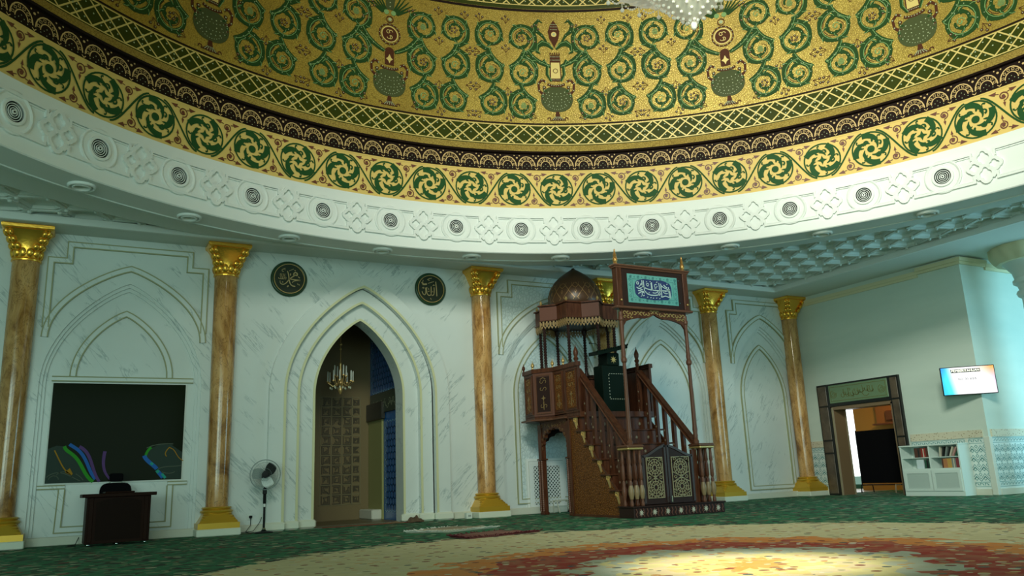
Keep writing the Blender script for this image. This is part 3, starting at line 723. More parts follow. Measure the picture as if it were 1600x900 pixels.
# frieze of green rotating scrolls
S = SD(7.99)
gg = MB(); br = MB(); yl = MB()
FP = radians(5.84)*8; Z0 = 6.02; RM = 0.305
def spiral(c, r0, r1, a0, a1, n=12): return [(c[0]+(r0+(r1-r0)*i/n)*cos(radians(a0+(a1-a0)*i/n)), c[1]+(r0+(r1-r0)*i/n)*sin(radians(a0+(a1-a0)*i/n))) for i in range(n+1)]
def taper(n, a, b, c_=None): return [a+(b-a)*i/n if c_ is None else (a+(b-a)*min(1, 2*i/n) if i < n/2 else b+(c_-b)*(2*i/n-1)) for i in range(n+1)]
k0 = int(radians(-46)*8/FP)-1
for k in range(k0, k0+25):
    c = (radians(-0.7)*8+FP*k, Z0); typ = k % 2
    gg.stroke(S, arc(*c, RM, 0, 360, 30)[:-1], 0.026, 0.010, closed=True, sides=False)
    ph = 25 if typ else 70
    for j in range(4):
        a = ph+90*j
        gg.stroke(S, spiral(c, RM-0.02, 0.15, a, a-78, 10), taper(10, 0.10, 0.085, 0.03), 0.012, sides=False)
        gg.stroke(S, spiral(c, 0.165, 0.10, a-60, a-112, 8), taper(8, 0.06, 0.012), 0.012, sides=False)
        e = spiral(c, RM-0.02, 0.15, a, a-78, 10)[-1]
        gg.stroke(S, arc(e[0]+0.02, e[1], 0.035, a-200, a+60, 8), taper(8, 0.035, 0.010), 0.012, sides=False)
        m1 = spiral(c, RM-0.02, 0.15, a, a-78, 10)[5]
        gg.stroke(S, [(m1[0]-0.005, m1[1]), (c[0]+(m1[0]-c[0])*0.66+0.012*cos(radians(a)), c[1]+(m1[1]-c[1])*0.66), (c[0]+(m1[0]-c[0])*0.52, c[1]+(m1[1]-c[1])*0.60)], [0.055, 0.03, 0.006], 0.012, sides=False)
        m2 = (c[0]+0.245*cos(radians(a-62)), c[1]+0.245*sin(radians(a-62)))
        gg.stroke(S, arc(m2[0], m2[1], 0.026, a-90, a+120, 6), taper(6, 0.03, 0.008), 0.012, sides=False)
    if typ: gg.disc(S, c, 0.062, 0.012, n=14)
    else: gg.fill(S, [(c[0]+(0.085 if q % 2 == 0 else 0.035)*cos(radians(45*q)), c[1]+(0.085 if q % 2 == 0 else 0.035)*sin(radians(45*q))) for q in range(8)], 0.012)
    # wave stem joining neighbouring scrolls
    n_ = 14; c2 = (c[0]+FP, Z0); s_ = 1 if typ else -1
    pts = [(c[0]+0.12+ (FP-0.24)*i/n_, Z0+s_*(RM+0.012)*cos(pi*i/n_)*(1-0.10*sin(pi*i/n_))) for i in range(n_+1)]
    gg.stroke(S, pts, 0.028, 0.010, sides=False)
    # brown tendrils in the spandrels
    for sz in (1, -1):
        q = (c[0]+FP/2+(0.035*s_*sz), Z0+sz*0.235)
        sm_ = 0.078 if sz*s_ > 0 else 0.066
        br.stroke(S, spiral(q, sm_, 0.03, -90*sz, -90*sz+430*sz, 18), taper(18, 0.016, 0.022), 0.009, sides=False)
        br.disc(S, q, 0.028, 0.009, n=8)
        for sx in (-1, 1):
            b_ = (q[0]+sx*0.12, Z0+sz*0.30)
            br.fill(S, [(b_[0]-sx*0.03, b_[1]+sz*0.035), (b_[0]+sx*0.085, b_[1]+sz*0.018), (b_[0]+sx*0.0, b_[1]-sz*0.032)], 0.009)
            br.stroke(S, [(q[0]+sx*0.06, q[1]+sz*0.05), b_], 0.012, 0.009, sides=False)
        br.fill(S, [(q[0]-0.022, Z0+sz*0.13), (q[0]+0.022, Z0+sz*0.13), (q[0], Z0+sz*0.055)], 0.009)
        br.stroke(S, [(q[0], Z0+sz*0.17), (q[0], Z0+sz*0.12)], 0.012, 0.009, sides=False)
lo = struct(gg.obj('trim_16', M_greenf, smooth=0)); br.obj('tendrils', mat('frieze_brown', (0.13, 0.035, 0.016), 0.5), lo, smooth=0)
for z_ in (5.655, 6.395):
    e = MB().stroke(S, [(UA+(UB-UA)*i/220, z_) for i in range(221)], 0.025, 0.008, sides=False); e.obj('gilt_line', M_fgold, lo, smooth=0)

# vases and vine scrolls of the mosaic
Rm = lambda z: RD(z)
S = SD(Rm)
gr = MB(); pg = MB(); bn = MB(); dt = MB(); ol = MB(); rd_ = random.Random(11)
def curve_dots(pts, every, r_=0.009):
    for i in range(1, len(pts)-1, every): dt.disc(S, pts[i], r_, 0.016, n=6)
def vine(cx_, cz, R_, hand, a0, typ):
    n_ = 32; P = spiral((cx_, cz), R_, R_*0.27, a0, a0+hand*640, n_)
    # slight vertical stretch
    P = [(x, cz+(z-cz)*1.06) for x, z in P]
    ws = [0.098*(1-0.62*i/n_)*(0.85+0.3*((i % 4)/3.0)) for i in range(n_+1)]
    gr.stroke(S, P, ws, 0.010, sides=False)
    pg.stroke(S, [(cx_+(x-cx_)*0.90, cz+(z-cz)*0.90) for x, z in P[:18]], 0.010, 0.013, sides=False)
    curve_dots(P, 4)
    bn.stroke(S, spiral((cx_, cz), R_*0.78, R_*0.30, a0+40, a0+40+hand*300, 14), 0.010, 0.009, sides=False)
    for i in range(2, n_-3, 4):
        x, z = P[i]; dx, dz = x-cx_, z-cz; l = hypot(dx, dz) or 1; dx /= l; dz /= l; tx, tz = -dz*hand, dx*hand
        hook = [(x-dx*0.01, z-dz*0.01), (x+dx*0.035+tx*0.03, z+dz*0.035+tz*0.03), (x+dx*0.05+tx*0.075, z+dz*0.05+tz*0.075)]
        gr.stroke(S, hook, [0.06, 0.040, 0.012], 0.011, sides=False)
        pg.stroke(S, [(h_[0]+dx*0.012, h_[1]+dz*0.012) for h_ in hook], 0.009, 0.014, sides=False)
        hk2 = [(x+dx*0.01, z+dz*0.01), (x-dx*0.045+tx*0.03, z-dz*0.045+tz*0.03), (x-dx*0.05+tx*0.08, z-dz*0.05+tz*0.08)]
        gr.stroke(S, hk2, [0.04, 0.03, 0.010], 0.011, sides=False)
    if typ == 0:
        for a in range(12):
            q = 0.022+0.045*((a*0.618) % 1); pg.disc(S, (cx_+q*cos(a*2.4), cz+q*sin(a*2.4)*1.1), 0.013, 0.012, n=6)
    elif typ == 1:
        for row in range(6): pg.stroke(S, [(cx_-0.06+0.009*abs(row-2), cz-0.055+row*0.021), (cx_+0.06-0.009*abs(row-2), cz-0.055+row*0.021)], 0.012, 0.012, sides=False)
    else:
        for a in range(5):
            bn.disc(S, (cx_+0.05*cos(a*1.26), cz+0.05*sin(a*1.26)), 0.024, 0.011, n=8); dt.disc(S, (cx_+0.05*cos(a*1.26), cz+0.05*sin(a*1.26)), 0.009, 0.016, n=5)
def seed_sprig(x, z, a):
    for da, L in ((-0.6, 0.11), (0.0, 0.15), (0.6, 0.12)):
        e = (x+L*cos(a+da), z+L*sin(a+da))
        bn.stroke(S, [(x, z), ((x+e[0])/2+0.01, (z+e[1])/2), e], 0.008, 0.010, sides=False)
        bn.disc(S, e, 0.026, 0.011, n=8); dt.disc(S, e, 0.010, 0.016, n=5)
def link(p, q, bow):
    n_ = 10; dx, dz = q[0]-p[0], q[1]-p[1]
    P = [(p[0]+dx*i/n_-dz*bow*sin(pi*i/n_), p[1]+dz*i/n_+dx*bow*sin(pi*i/n_)) for i in range(n_+1)]
    gr.stroke(S, P, [0.065+0.03*sin(pi*i/n_) for i in range(n_+1)], 0.011, sides=False)
    pg.stroke(S, [(a+0.02, b) for a, b in P], 0.009, 0.013, sides=False); curve_dots(P, 3)
def bands(c, z0, half, n_, top):
    pass
def vase(c, kind):
    # body: stacked concave ribbons
    zc = 7.92
    body = []
    for i in range(21):
        a = -pi/2+pi*i/20
        body.append((c+0.315*cos(a)**0.8 if cos(a) > 0 else c, zc-0.0+0.27*sin(a)))
    full = body+[(2*c-x, z) for x, z in reversed(body[1:-1])]
    ol.fill(S, full, 0.010)
    for j, (dz, m_, w_) in enumerate(((-0.20, bn, 0.045), (-0.13, gr, 0.05), (-0.06, bn, 0.030), (0.0, gr, 0.055), (0.07, bn, 0.03), (0.13, gr, 0.045))):
        hw = 0.31*sqrt(max(0.02, 1-(dz/0.27)**2))*0.98
        P = [(c+hw*s__/10, zc+dz+0.10*(s__/10)**2-0.02) for s__ in range(-10, 11)]
        m_.stroke(S, P, w_*0.8, 0.012, sides=False)
        for q in P[1:-1:(3 if j % 2 else 2)]: dt.disc(S, q, 0.011 if j % 2 else 0.008, 0.016, n=6)
    # foot
    bn.fill(S, [(c-0.03, 7.66), (c+0.03, 7.66), (c+0.05, 7.55), (c+0.15, 7.47), (c-0.15, 7.47), (c-0.05, 7.55)], 0.011)
    for q in range(5): dt.stroke(S, [(c-0.10+q*0.05, 7.48), (c-0.04+q*0.02, 7.55)], 0.010, 0.016, sides=False)
    bn.stroke(S, arc(c-0.17, 7.50, 0.03, -60, 200, 8), 0.018, 0.011, sides=False); bn.stroke(S, arc(c+0.17, 7.50, 0.03, 240, -20, 8), 0.018, 0.011, sides=False)
    # handles
    for sg in (-1, 1):
        H = [(c+sg*0.27, 8.02), (c+sg*0.34, 8.10), (c+sg*0.35, 8.25), (c+sg*0.28, 8.33), (c+sg*0.21, 8.29)]
        bn.stroke(S, H, 0.045, 0.011, sides=False)
        for q in H: dt.disc(S, q, 0.013, 0.016, n=6)
        bn.disc(S, (c+sg*0.24, 8.17), 0.035, 0.011, n=10); dt.disc(S, (c+sg*0.24, 8.17), 0.015, 0.016, n=6)
    # collar
    bn.stroke(S, [(c-0.17, 8.24), (c-0.10, 8.21), (c, 8.20), (c+0.10, 8.21), (c+0.17, 8.24)], 0.05, 0.012, sides=False)
    for q in range(-3, 4): dt.disc(S, (c+q*0.045, 8.205+0.003*q*q), 0.011, 0.016, n=6)
    if kind == 0:
        # tall neck with toothed rims, side fronds and a crowned bud
        bn.fill(S, [(c-0.12, 8.30), (c+0.12, 8.30), (c+0.10, 8.86), (c-0.10, 8.86)], 0.009)
        MBn.fill(S, [(c-0.095, 8.36), (c+0.095, 8.36), (c+0.085, 8.70), (c-0.085, 8.70)], 0.012)
        for z_ in (8.33, 8.75, 8.82):
            for q in range(-3, 4): dt.disc(S, (c+q*0.028, z_), 0.010, 0.016, n=4)
        bn.stroke(S, arc(c, 8.52, 0.045, 0, 360, 12)[:-1], 0.012, 0.015, closed=True, sides=False)
        for q in range(-2, 3): bn.fill(S, [(c+q*0.045-0.02, 8.87), (c+q*0.045+0.02, 8.87), (c+q*0.045, 8.93)], 0.011)
        for sg in (-1, 1):
            P = [(c+sg*0.10, 8.30), (c+sg*0.17, 8.45), (c+sg*0.16, 8.62), (c+sg*0.22, 8.74), (c+sg*0.30, 8.68)]
            gr.stroke(S, P, [0.03, 0.06, 0.06, 0.05, 0.015], 0.010, sides=False); pg.stroke(S, [(x+0.02, z) for x, z in P], 0.009, 0.013, sides=False)
            P = [(c+sg*0.03, 8.98), (c+sg*0.12, 9.08), (c+sg*0.24, 9.12), (c+sg*0.34, 9.04), (c+sg*0.35, 8.92), (c+sg*0.28, 8.88)]
            gr.stroke(S, P, [0.03, 0.09, 0.12, 0.09, 0.05, 0.01], 0.010, sides=False); pg.stroke(S, [(x, z+0.03) for x, z in P], 0.010, 0.013, sides=False)
            P = [(c+sg*0.14, 9.12), (c+sg*0.24, 9.28), (c+sg*0.34, 9.36), (c+sg*0.38, 9.50), (c+sg*0.30, 9.60), (c+sg*0.22, 9.54)]
            gr.stroke(S, P, [0.03, 0.06, 0.08, 0.07, 0.05, 0.01], 0.010, sides=False); curve_dots(P, 1)
        bn.fill(S, [(c, 9.02), (c+0.09, 9.20), (c+0.12, 9.36), (c+0.07, 9.50), (c, 9.60), (c-0.07, 9.50), (c-0.12, 9.36), (c-0.09, 9.20)], 0.011)
        MBn.disc(S, (c, 9.30), 0.055, 0.014, n=12); dt.disc(S, (c, 9.30), 0.026, 0.017, n=8)
        for z_ in (9.40, 9.46, 9.51):
            for q in range(-2, 3): dt.disc(S, (c+q*0.03, z_), 0.010, 0.016, n=4)
    else:
        # short neck with a medallion, a jewel and spread wings
        bn.fill(S, [(c-0.09, 8.28), (c+0.09, 8.28), (c+0.09, 8.55)]+arc(c, 8.55, 0.09, 0, 180, 8)+[(c-0.09, 8.55)], 0.009)
        MBn.fill(S, [(c, 8.31), (c+0.025, 8.37), (c+0.07, 8.40), (c+0.03, 8.43), (c, 8.50), (c-0.03, 8.43), (c-0.07, 8.40), (c-0.025, 8.37)], 0.013)
        bn.disc(S, (c, 8.90), 0.145, 0.010, n=20)
        MBn.stroke(S, arc(c, 8.90, 0.155, 0, 360, 24)[:-1], 0.02, 0.013, closed=True, sides=False)
        bn.stroke(S, arc(c, 8.90, 0.20, 0, 360, 24)[:-1], 0.028, 0.011, closed=True, sides=False)
        for a in range(16): dt.disc(S, (c+0.20*cos(a*pi/8), 8.90+0.20*sin(a*pi/8)), 0.009, 0.016, n=5)
        for a in (60, 120, 250, 290): MBn.stroke(S, arc(c+0.05*cos(radians(a)), 8.90+0.06*sin(radians(a)), 0.035, a-60, a+170, 6), 0.012, 0.014, sides=False)
        bn.stroke(S, arc(c, 9.20, 0.065, 0, 360, 14)[:-1], 0.018, 0.011, closed=True, sides=False); dt.disc(S, (c, 9.20), 0.035, 0.014, n=10)
        for sg in (-1, 1):
            for q in range(5):
                gr.stroke(S, [(c+sg*(0.06+q*0.02), 9.36-q*0.01), (c+sg*(0.18+q*0.05), 9.60-q*0.035), (c+sg*(0.24+q*0.07), 9.76-q*0.06)], [0.04, 0.03, 0.012], 0.010, sides=False)
            pg.disc(S, (c+sg*0.07, 9.34), 0.05, 0.012, n=10)
        ol.fill(S, [(c-0.07, 9.40), (c+0.07, 9.40), (c+0.10, 9.62), (c, 9.74), (c-0.10, 9.62)], 0.012)
        for q in range(3): dt.disc(S, (c, 9.46+q*0.08), 0.014, 0.016, n=6)
MBn = MB()
VP = radians(23.6)*8
for k in range(-2, 4):
    c = radians(-0.1)*8+VP*k; kind = 1 if k % 2 == 0 else 0
    vase(c, kind)
    for sg in (-1, 1):
        rows = (7.80, 8.50, 9.22)
        for ri, z in enumerate(rows):
            for ci, dx in enumerate((0.66, 1.28)):
                x = c+sg*dx; R_ = 0.315 if ri else 0.295
                hand = sg*(1 if (ri+ci) % 2 else -1)
                vine(x, z+(0.02 if ci else -0.02), R_, hand, 90 if ri < 2 else -90, (ri*2+ci+k) % 3)
        link((c+sg*0.36, 8.55), (c+sg*0.62, 8.84), 0.08*sg)
        for ci, dx in enumerate((0.66, 1.28)):
            x = c+sg*dx
            for z0_, z1_ in ((7.80, 8.50), (8.50, 9.22)):
                s2 = 1 if (ci+int(z0_ > 8)) % 2 else -1
                link((x+s2*sg*0.26, z0_+0.08), (x-s2*sg*0.05, z1_-0.28), 0.12*s2*sg)
        link((c+sg*0.10, 8.55 if kind else 8.62), (c+sg*0.55, 8.95), -0.1*sg)
        for x, z, a in ((0.97, 8.15, -pi/2), (0.98, 8.88, pi/2), (1.50, 8.12, 0 if sg > 0 else pi), (1.50, 7.60, -0.6 if sg > 0 else pi+0.6), (0.42, 7.52, 0.4 if sg > 0 else pi-0.4), (0.97, 7.60, -pi/2+0.3),
                        (0.45, 9.05, pi/2), (0.40, 9.35, 1.2), (0.97, 9.50, pi/2), (1.50, 8.85, 0 if sg > 0 else pi), (0.36, 8.45, 0.7 if sg > 0 else pi-0.7), (1.50, 9.50, pi/2)):
            seed_sprig(c+sg*x, z, a)
lo = struct(gr.obj('trim_17', M_green, smooth=0))
pg.obj('pale_edges', M_glight, lo, smooth=0); bn.obj('brown_figures', M_brown, lo, smooth=0); dt.obj('pearl_dots', M_dot, lo, smooth=0)
ol.obj('vase_bodies', M_olive, lo, smooth=0); MBn.obj('gold_figures', M_lgold, lo, smooth=0)
rim = MB(); S2 = SD(RD)
for z_, w_ in ((7.395, 0.03), (9.80, 0.05)): rim.stroke(S2, [(UA+(UB-UA)*i/220, z_) for i in range(221)], w_, 0.008, sides=False)
rim.obj('dark_line', M_dark, lo, smooth=0)

# plaster relief on the ring face: knots between roundels
S = SD(7.94)
RP = 0.1556*8   # spacing of the roundels along the ring (radius 8 arc length)
A0 = -0.785*8
kn = MB(); nfr = 15
def rr_knot(c):
    def quad(cx_, cz, a, b):  # rounded lozenge loop
        P = []
        for q in range(4):
            a0 = q*90
            P += [(cx_+a*cos(radians(a0+t_))*(0.80+0.20*abs(cos(radians(2*t_)))), cz+b*sin(radians(a0+t_))*(0.80+0.20*abs(cos(radians(2*t_))))) for t_ in range(0, 90, 15)]
        return P
    for dx, dz, a, b in ((0, 0.135, 0.115, 0.135), (0, -0.135, 0.115, 0.135), (0.145, 0.0, 0.10, 0.095), (-0.145, 0.0, 0.10, 0.095)):
        P = quad(c+dx, 5.205+dz, a, b)
        kn.stroke(S, P, 0.050, 0.045, closed=True); 
    for sx in (-1, 1):
        for sz in (-1, 1):
            # bracket of the long frame
            x0 = c+sx*0.155
            kn.stroke(S, [(c+sx*0.10, 5.205+sz*0.215), (x0, 5.205+sz*0.145), (c+sx*0.125, 5.205+sz*0.10)] , 0.040, 0.040)
for k in range(nfr+1):
    c = A0+RP*(k-0.5)
    rr_knot(c)
    c2 = A0+RP*k
    x0, x1 = c2-RP/2+0.17, c2+RP/2-0.17
    for z_ in (5.205-0.235, 5.205+0.235):
        sgz = 1 if z_ > 5.2 else -1
        n_ = 10; P = [(x0+(x1-x0)*i/n_, z_) for i in range(n_+1)]
        kn.stroke(S, [(x0, z_-sgz*0.11)]+P+[(x1, z_-sgz*0.11)], 0.036, 0.040)
        kn.stroke(S, [(x0+(x1-x0)*i/n_, z_-sgz*0.035) for i in range(n_+1)], 0.018, 0.022)
struct(kn.obj('trim_18', M_plaster, smooth=0))

# ------------------------------------------------------------------ things on the ring: round air nozzles and downlights
ordn = ['first', 'second', 'third', 'fourth', 'fifth', 'sixth', 'seventh', 'eighth', 'ninth', 'tenth', 'eleventh', 'twelfth', 'thirteenth', 'fourteenth', 'fifteenth']
M_void = mat('nozzle_gap', (0.01, 0.012, 0.01), 0.6, spec=0.08)
def local_ring(pr_, n=28):
    mb = MB(); mb.loft([[(r_*cos(2*pi*i/n), -h, r_*sin(2*pi*i/n)) for i in range(n)] for r_, h in pr_], False, False); return mb
proto = None
for k in range(0, 14):
    th = (A0+RP*k)/8.0
    lab = f'round white air nozzle with black rings on the ring fascia, {ordn[k]} from the left'
    loc = (CX+7.94*sin(th), CY+7.94*cos(th), 5.205)
    if proto is None:
        proto = thing('air_nozzle', lab, 'air vent', loc, -th, 'round air nozzles along the white ring')
        proto['_abs'] = 1
        rim_ = local_ring([(0.285, 0.0), (0.280, 0.03), (0.262, 0.038), (0.245, 0.03), (0.235, 0.02), (0.17, 0.018), (0.165, 0.045), (0.145, 0.05), (0.128, 0.045)])
        rim_.obj('rim', M_plaster, proto, smooth=35)
        bk = MB(); bk.disc(lambda u_, v_, h: (u_, -h, v_), (0, 0), 0.128, 0.022, n=24); bk.obj('throat', M_void, proto)
        rg = MB()
        for r_ in (0.106, 0.078, 0.050): 
            rg.loft([[(q*cos(2*pi*i/24), -h, q*sin(2*pi*i/24)) for i in range(24)] for q, h in ((r_-0.0045, 0.024), (r_-0.0045, 0.034), (r_+0.0045, 0.034), (r_+0.0045, 0.024))], False, False)
        rg.disc(lambda u_, v_, h: (u_, -h, v_), (0, 0), 0.030, 0.042, 0.022, n=14)
        rg.obj('cone_rings', M_plaster, proto, smooth=0)
        dd = MB().disc(lambda u_, v_, h: (u_, -h, v_), (0, 0), 0.013, 0.045, 0.04, n=10); dd.obj('centre_plug', M_void, proto, smooth=0)
        del proto['_abs']
    else:
        o = copy_tree(proto); o.location = loc; o.rotation_euler = (0, 0, -th); o['label'] = lab
# downlights on the soffit
proto = None
dl_ang = [atan2(p[0]-CX, p[1]-CY) for p in ((-0.21, 11.64), (1.26, 12.45), (2.88, 13.00), (4.57, 13.15), (6.26, 13.06), (7.89, 12.55), (9.29, 11.83), (10.54, 10.79), (11.54, 9.51), (12.43, 8.03))]
M_lens = mat('lamp_lens', (0.25, 0.28, 0.26), 0.15)
for k, th in enumerate(dl_ang):
    lit = k in (2, 4)
    lab = f'round recessed downlight in the ring soffit, {ordn[k]} from the left' + (', glass lamp visible' if lit else '')
    loc = (CX+8.22*sin(th), CY+8.22*cos(th), 4.75)
    if proto is None:
        proto = thing('downlight', lab, 'ceiling light', loc, 0, 'downlights under the ring'); proto['_abs'] = 1
        def zr(pr_, n=28): 
            mb = MB(); mb.loft([[(r_*cos(2*pi*i/n), r_*sin(2*pi*i/n), h) for i in range(n)] for r_, h in pr_], False, False); return mb
        zr([(0.175, 0.0), (0.172, -0.028), (0.157, -0.038), (0.140, -0.026), (0.132, -0.004), (0.124, -0.004), (0.118, -0.036), (0.106, -0.042), (0.098, -0.034), (0.094, -0.003)]).obj('rim', M_plaster, proto, smooth=40)
        MB().disc(lambda u_, v_, h: (u_, v_, -h), (0, 0), 0.098, 0.004, n=20).obj('lamp_cover', M_plasterC, proto, smooth=0)
        del proto['_abs']
        o = proto
    else:
        o = copy_tree(proto); o.location = loc; o['label'] = lab
        for ch in o.children:
            if ch.name.startswith('lamp_cover') and lit: ch.data = ch.data.copy(); ch.data.materials[0] = M_lens
    
# ------------------------------------------------------------------ chandelier
ch = thing('crystal_chandelier', 'large white crystal chandelier hanging under the centre of the dome', 'chandelier', (CX, CY, 4.67))
M_cry = mat('crystal', (0.80, 0.78, 0.66), 0.18, 0.0, emit=(1.0, 0.95, 0.78), es=0.12, spec=0.8)
NT(M_cry)
bd = MB()
# beaded cone: rows of crystal beads on a lathe net
prof = []
for i in range(14):
    q = i/13.0; prof.append((0.03+0.50*q**0.9, 4.69+0.56*q**1.15))
mb = MB().lathe(prof, CX, CY, 48, caps=True); mb.obj('inner_bowl', mat('crystal_core', (0.62, 0.58, 0.46), 0.4, emit=(1.0, 0.92, 0.70), es=0.10), ch, smooth=60)
for j, (r_, z) in enumerate(prof):
    n_ = max(6, int(r_*70))
    for i in range(n_):
        a = 2*pi*(i+0.5*(j % 2))/n_; bd.ball((CX+(r_+0.012)*cos(a), CY+(r_+0.012)*sin(a), z-0.012), 0.016, n=6, m=4)
bd.ball((CX, CY, 4.64), 0.03, 0.03, 0.045)
bd.obj('bead_cone', M_cry, ch, kind='stuff')
tr = MB(); tr.lathe([(0.50, 5.25), (0.62, 5.24), (0.76, 5.28), (0.86, 5.35), (0.88, 5.42), (0.85, 5.50), (0.7, 5.60)], CX, CY, 264, caps=False, flute=0.02, nf=44)
tr.obj('draped_skirt', M_cry, ch)
gd = MB(); NG = 26
for i in range(NG):
    a0_, a1_ = 2*pi*i/NG, 2*pi*(i+1)/NG
    for s_ in range(9):
        q = s_/8.0; a = a0_+(a1_-a0_)*q; gd.ball((CX+0.885*cos(a), CY+0.885*sin(a), 5.38-0.07*sin(pi*q)), 0.012, n=5, m=3)
    gd.tube([(CX+0.885*cos(a0_), CY+0.885*sin(a0_), 5.40), (CX+0.885*cos(a0_), CY+0.885*sin(a0_), 5.29)], 0.005, 5)
    gd.ball((CX+0.885*cos(a0_), CY+0.885*sin(a0_), 5.27), 0.022, n=8, m=5)
gd.obj('bead_garland', M_cry, ch, kind='stuff')
up_ = MB().lathe([(0.7, 5.6), (0.55, 5.8), (0.5, 6.2), (0.8, 6.6), (0.7, 6.9), (0.3, 7.4), (0.12, 8.4), (0.05, 8.6)], CX, CY, 40, caps=True); up_.obj('upper_tiers', M_cry, ch)
MB().tube([(CX, CY, 8.5), (CX, CY, 15.4)], 0.03).obj('chain', M_gtrim, ch)

# ------------------------------------------------------------------ columns
def sq(cx_, cy_, a, z, n=24, k=1.0):
    out = []
    for i in range(n):
        t_ = 2*pi*i/n+pi/n*0; c_, s_ = cos(t_), sin(t_); m_ = max(abs(c_), abs(s_)); r1 = a/m_; r0 = a
        out.append((cx_+c_*(r0+(r1-r0)*k), cy_+s_*(r0+(r1-r0)*k), z))
    return out
def make_column(name, label, x, y, mats, H=4.92, group=None):
    ms, mc, mp = mats
    c = thing(name, label, 'column', (0, 0, 0), 0, group)
    MB().box(-0.345, 0.345, -0.345, 0.345, 0, 0.115, 0.012).obj('plinth', mp, c, smooth=0)
    rg = []; NB = 72
    def Rz(z):
        q = (z-0.215)/0.155; base_r = 0.42-0.175*min(1, q*1.1)
        return base_r+0.016*abs(sin(pi*q*4))-0.012*(abs(sin(pi*q*4)) < 0.25)
    for z, aa, use in [(0.115, 0.325, 0), (0.205, 0.325, 0), (0.2055, 0.305, 0)]+[(0.215+0.155*k/26, 0.300-0.092*k/26, 1) for k in range(27)]:
        row = []
        for i in range(NB):
            t_ = 2*pi*i/NB; m__ = max(abs(cos(t_)), abs(sin(t_))); rr_ = aa/m__
            if use: rr_ = min(rr_, Rz(z))
            row.append((rr_*cos(t_), rr_*sin(t_), z))
        rg.append(row)
    b = MB().loft(rg); b.lathe([(0.20, 0.345), (0.235, 0.352), (0.256, 0.368), (0.260, 0.385), (0.248, 0.40), (0.222, 0.408), (0.214, 0.418), (0.232, 0.426), (0.238, 0.438), (0.228, 0.450), (0.19, 0.458)], n=40)
    b.obj('base', M_baseg if mc is M_gold else mc, c, smooth=40)
    MB().lathe([(0.178, 0.44), (0.183, 1.6), (0.192, 3.0), (0.196, H-0.55)], n=40).obj('shaft', ms, c, smooth=60)
    z0 = H-0.55
    k_ = MB().lathe([(0.19, z0-0.005), (0.212, z0), (0.216, z0+0.02), (0.205, z0+0.035), (0.20, z0+0.05)], n=28)
    k_.loft([sq(0, 0, 0.195, z0+0.04, k=0), sq(0, 0, 0.20, z0+0.15, k=0.1), sq(0, 0, 0.235, z0+0.28, k=0.6), sq(0, 0, 0.29, z0+0.42, k=0.95), sq(0, 0, 0.325, z0+0.47)])
    k_.loft([sq(0, 0, 0.335, z0+0.47), sq(0, 0, 0.36, z0+0.49), sq(0, 0, 0.365, z0+0.535), sq(0, 0, 0.35, z0+0.55)])
    k_.obj('capital', mc, c, smooth=40)
    lv = MB()
    for i in range(12):
        a = 2*pi*(i+0.5)/12; R_ = Matrix.Rotation(a, 3, 'Z') @ Matrix.Rotation(radians(12), 3, 'Y')
        lv.ball((0.205*cos(a), 0.205*sin(a), z0+0.12), 0.034, 0.056, 0.080, 8, 6, R_)
    for q in range(4):
        a = pi/4+q*pi/2
        for s_, (rr_, zz, w_) in enumerate(((0.27, 0.205, 0.050), (0.335, 0.30, 0.045), (0.40, 0.40, 0.036))):
            for da in ((-0.24, 0.24) if s_ == 0 else (-0.13, 0.13)):
                R_ = Matrix.Rotation(a+da, 3, 'Z') @ Matrix.Rotation(radians(28), 3, 'Y')
                lv.ball((rr_*cos(a+da)*0.96, rr_*sin(a+da)*0.96, z0+zz), 0.030, w_, 0.060, 8, 6, R_)
            R_ = Matrix.Rotation(a, 3, 'Z') @ Matrix.Rotation(radians(30), 3, 'Y')
            lv.ball((rr_*cos(a), rr_*sin(a), z0+zz+0.01), 0.034, w_*0.8, 0.066, 8, 6, R_)
    lv.obj('capital_leaves', mc, c, smooth=50)
    c.location = (x, y, 0)
    return c
M_baseg = mat('gold_base_paint', (0.62, 0.37, 0.035), 0.30, 0.45)
GM = (M_colm, M_gold, M_baseL)
col0 = None
LABS = ['golden brown marble column at the left edge of the photo beside the desk', 'golden brown marble column between the dark panel bay and the mihrab, left of the standing fan',
        'golden brown marble column just right of the mihrab arch', 'golden brown marble column standing mostly hidden behind the wooden pulpit',
        'golden brown marble column just right of the wooden pulpit', 'golden brown marble column in the corner by the side door']
for lab, x in zip(LABS, (-0.889, 2.155, 7.155, 10.20, 13.25, 15.93)):
    if col0 is None: col0 = make_column('marble_column', lab, x, 14.52, GM, group='columns along the back wall')
    else:
        o = copy_tree(col0); o.location.x = x; o['label'] = lab
# pale column carrying the ring at the far right
PC = make_column('stone_column', 'pale grey round column with a scalloped cream capital at the right edge', 0, 0, (M_plasterC, M_plasterC, M_plasterC), group=None)
for chd in list(PC.children):
    if chd.name.startswith(('capital', 'base', 'shaft')): bpy.data.objects.remove(chd)
MB().lathe([(0.48, 0.1), (0.5, 0.14), (0.46, 0.2), (0.42, 0.28), (0.40, 0.3)], n=36).obj('base', M_plasterC, PC)
PC.location = (0, 0, 0)
MB().lathe([(0.36, 0.28), (0.36, 3.9)], n=40).obj('shaft', M_plasterC, PC, smooth=60)
MB().lathe([(0.36, 3.88), (0.42, 3.92), (0.44, 3.98), (0.42, 4.02), (0.38, 4.05), (0.40, 4.14), (0.47, 4.18), (0.47, 4.24), (0.43, 4.28), (0.46, 4.42), (0.58, 4.58), (0.66, 4.64)], n=40).obj('capital', M_plasterC, PC, smooth=45)
mb = MB(); pts = []
for i in range(96):
    a = 2*pi*i/96; rr_ = 0.80+0.025*abs(sin(8*a)); pts.append((rr_*cos(a), rr_*sin(a)))
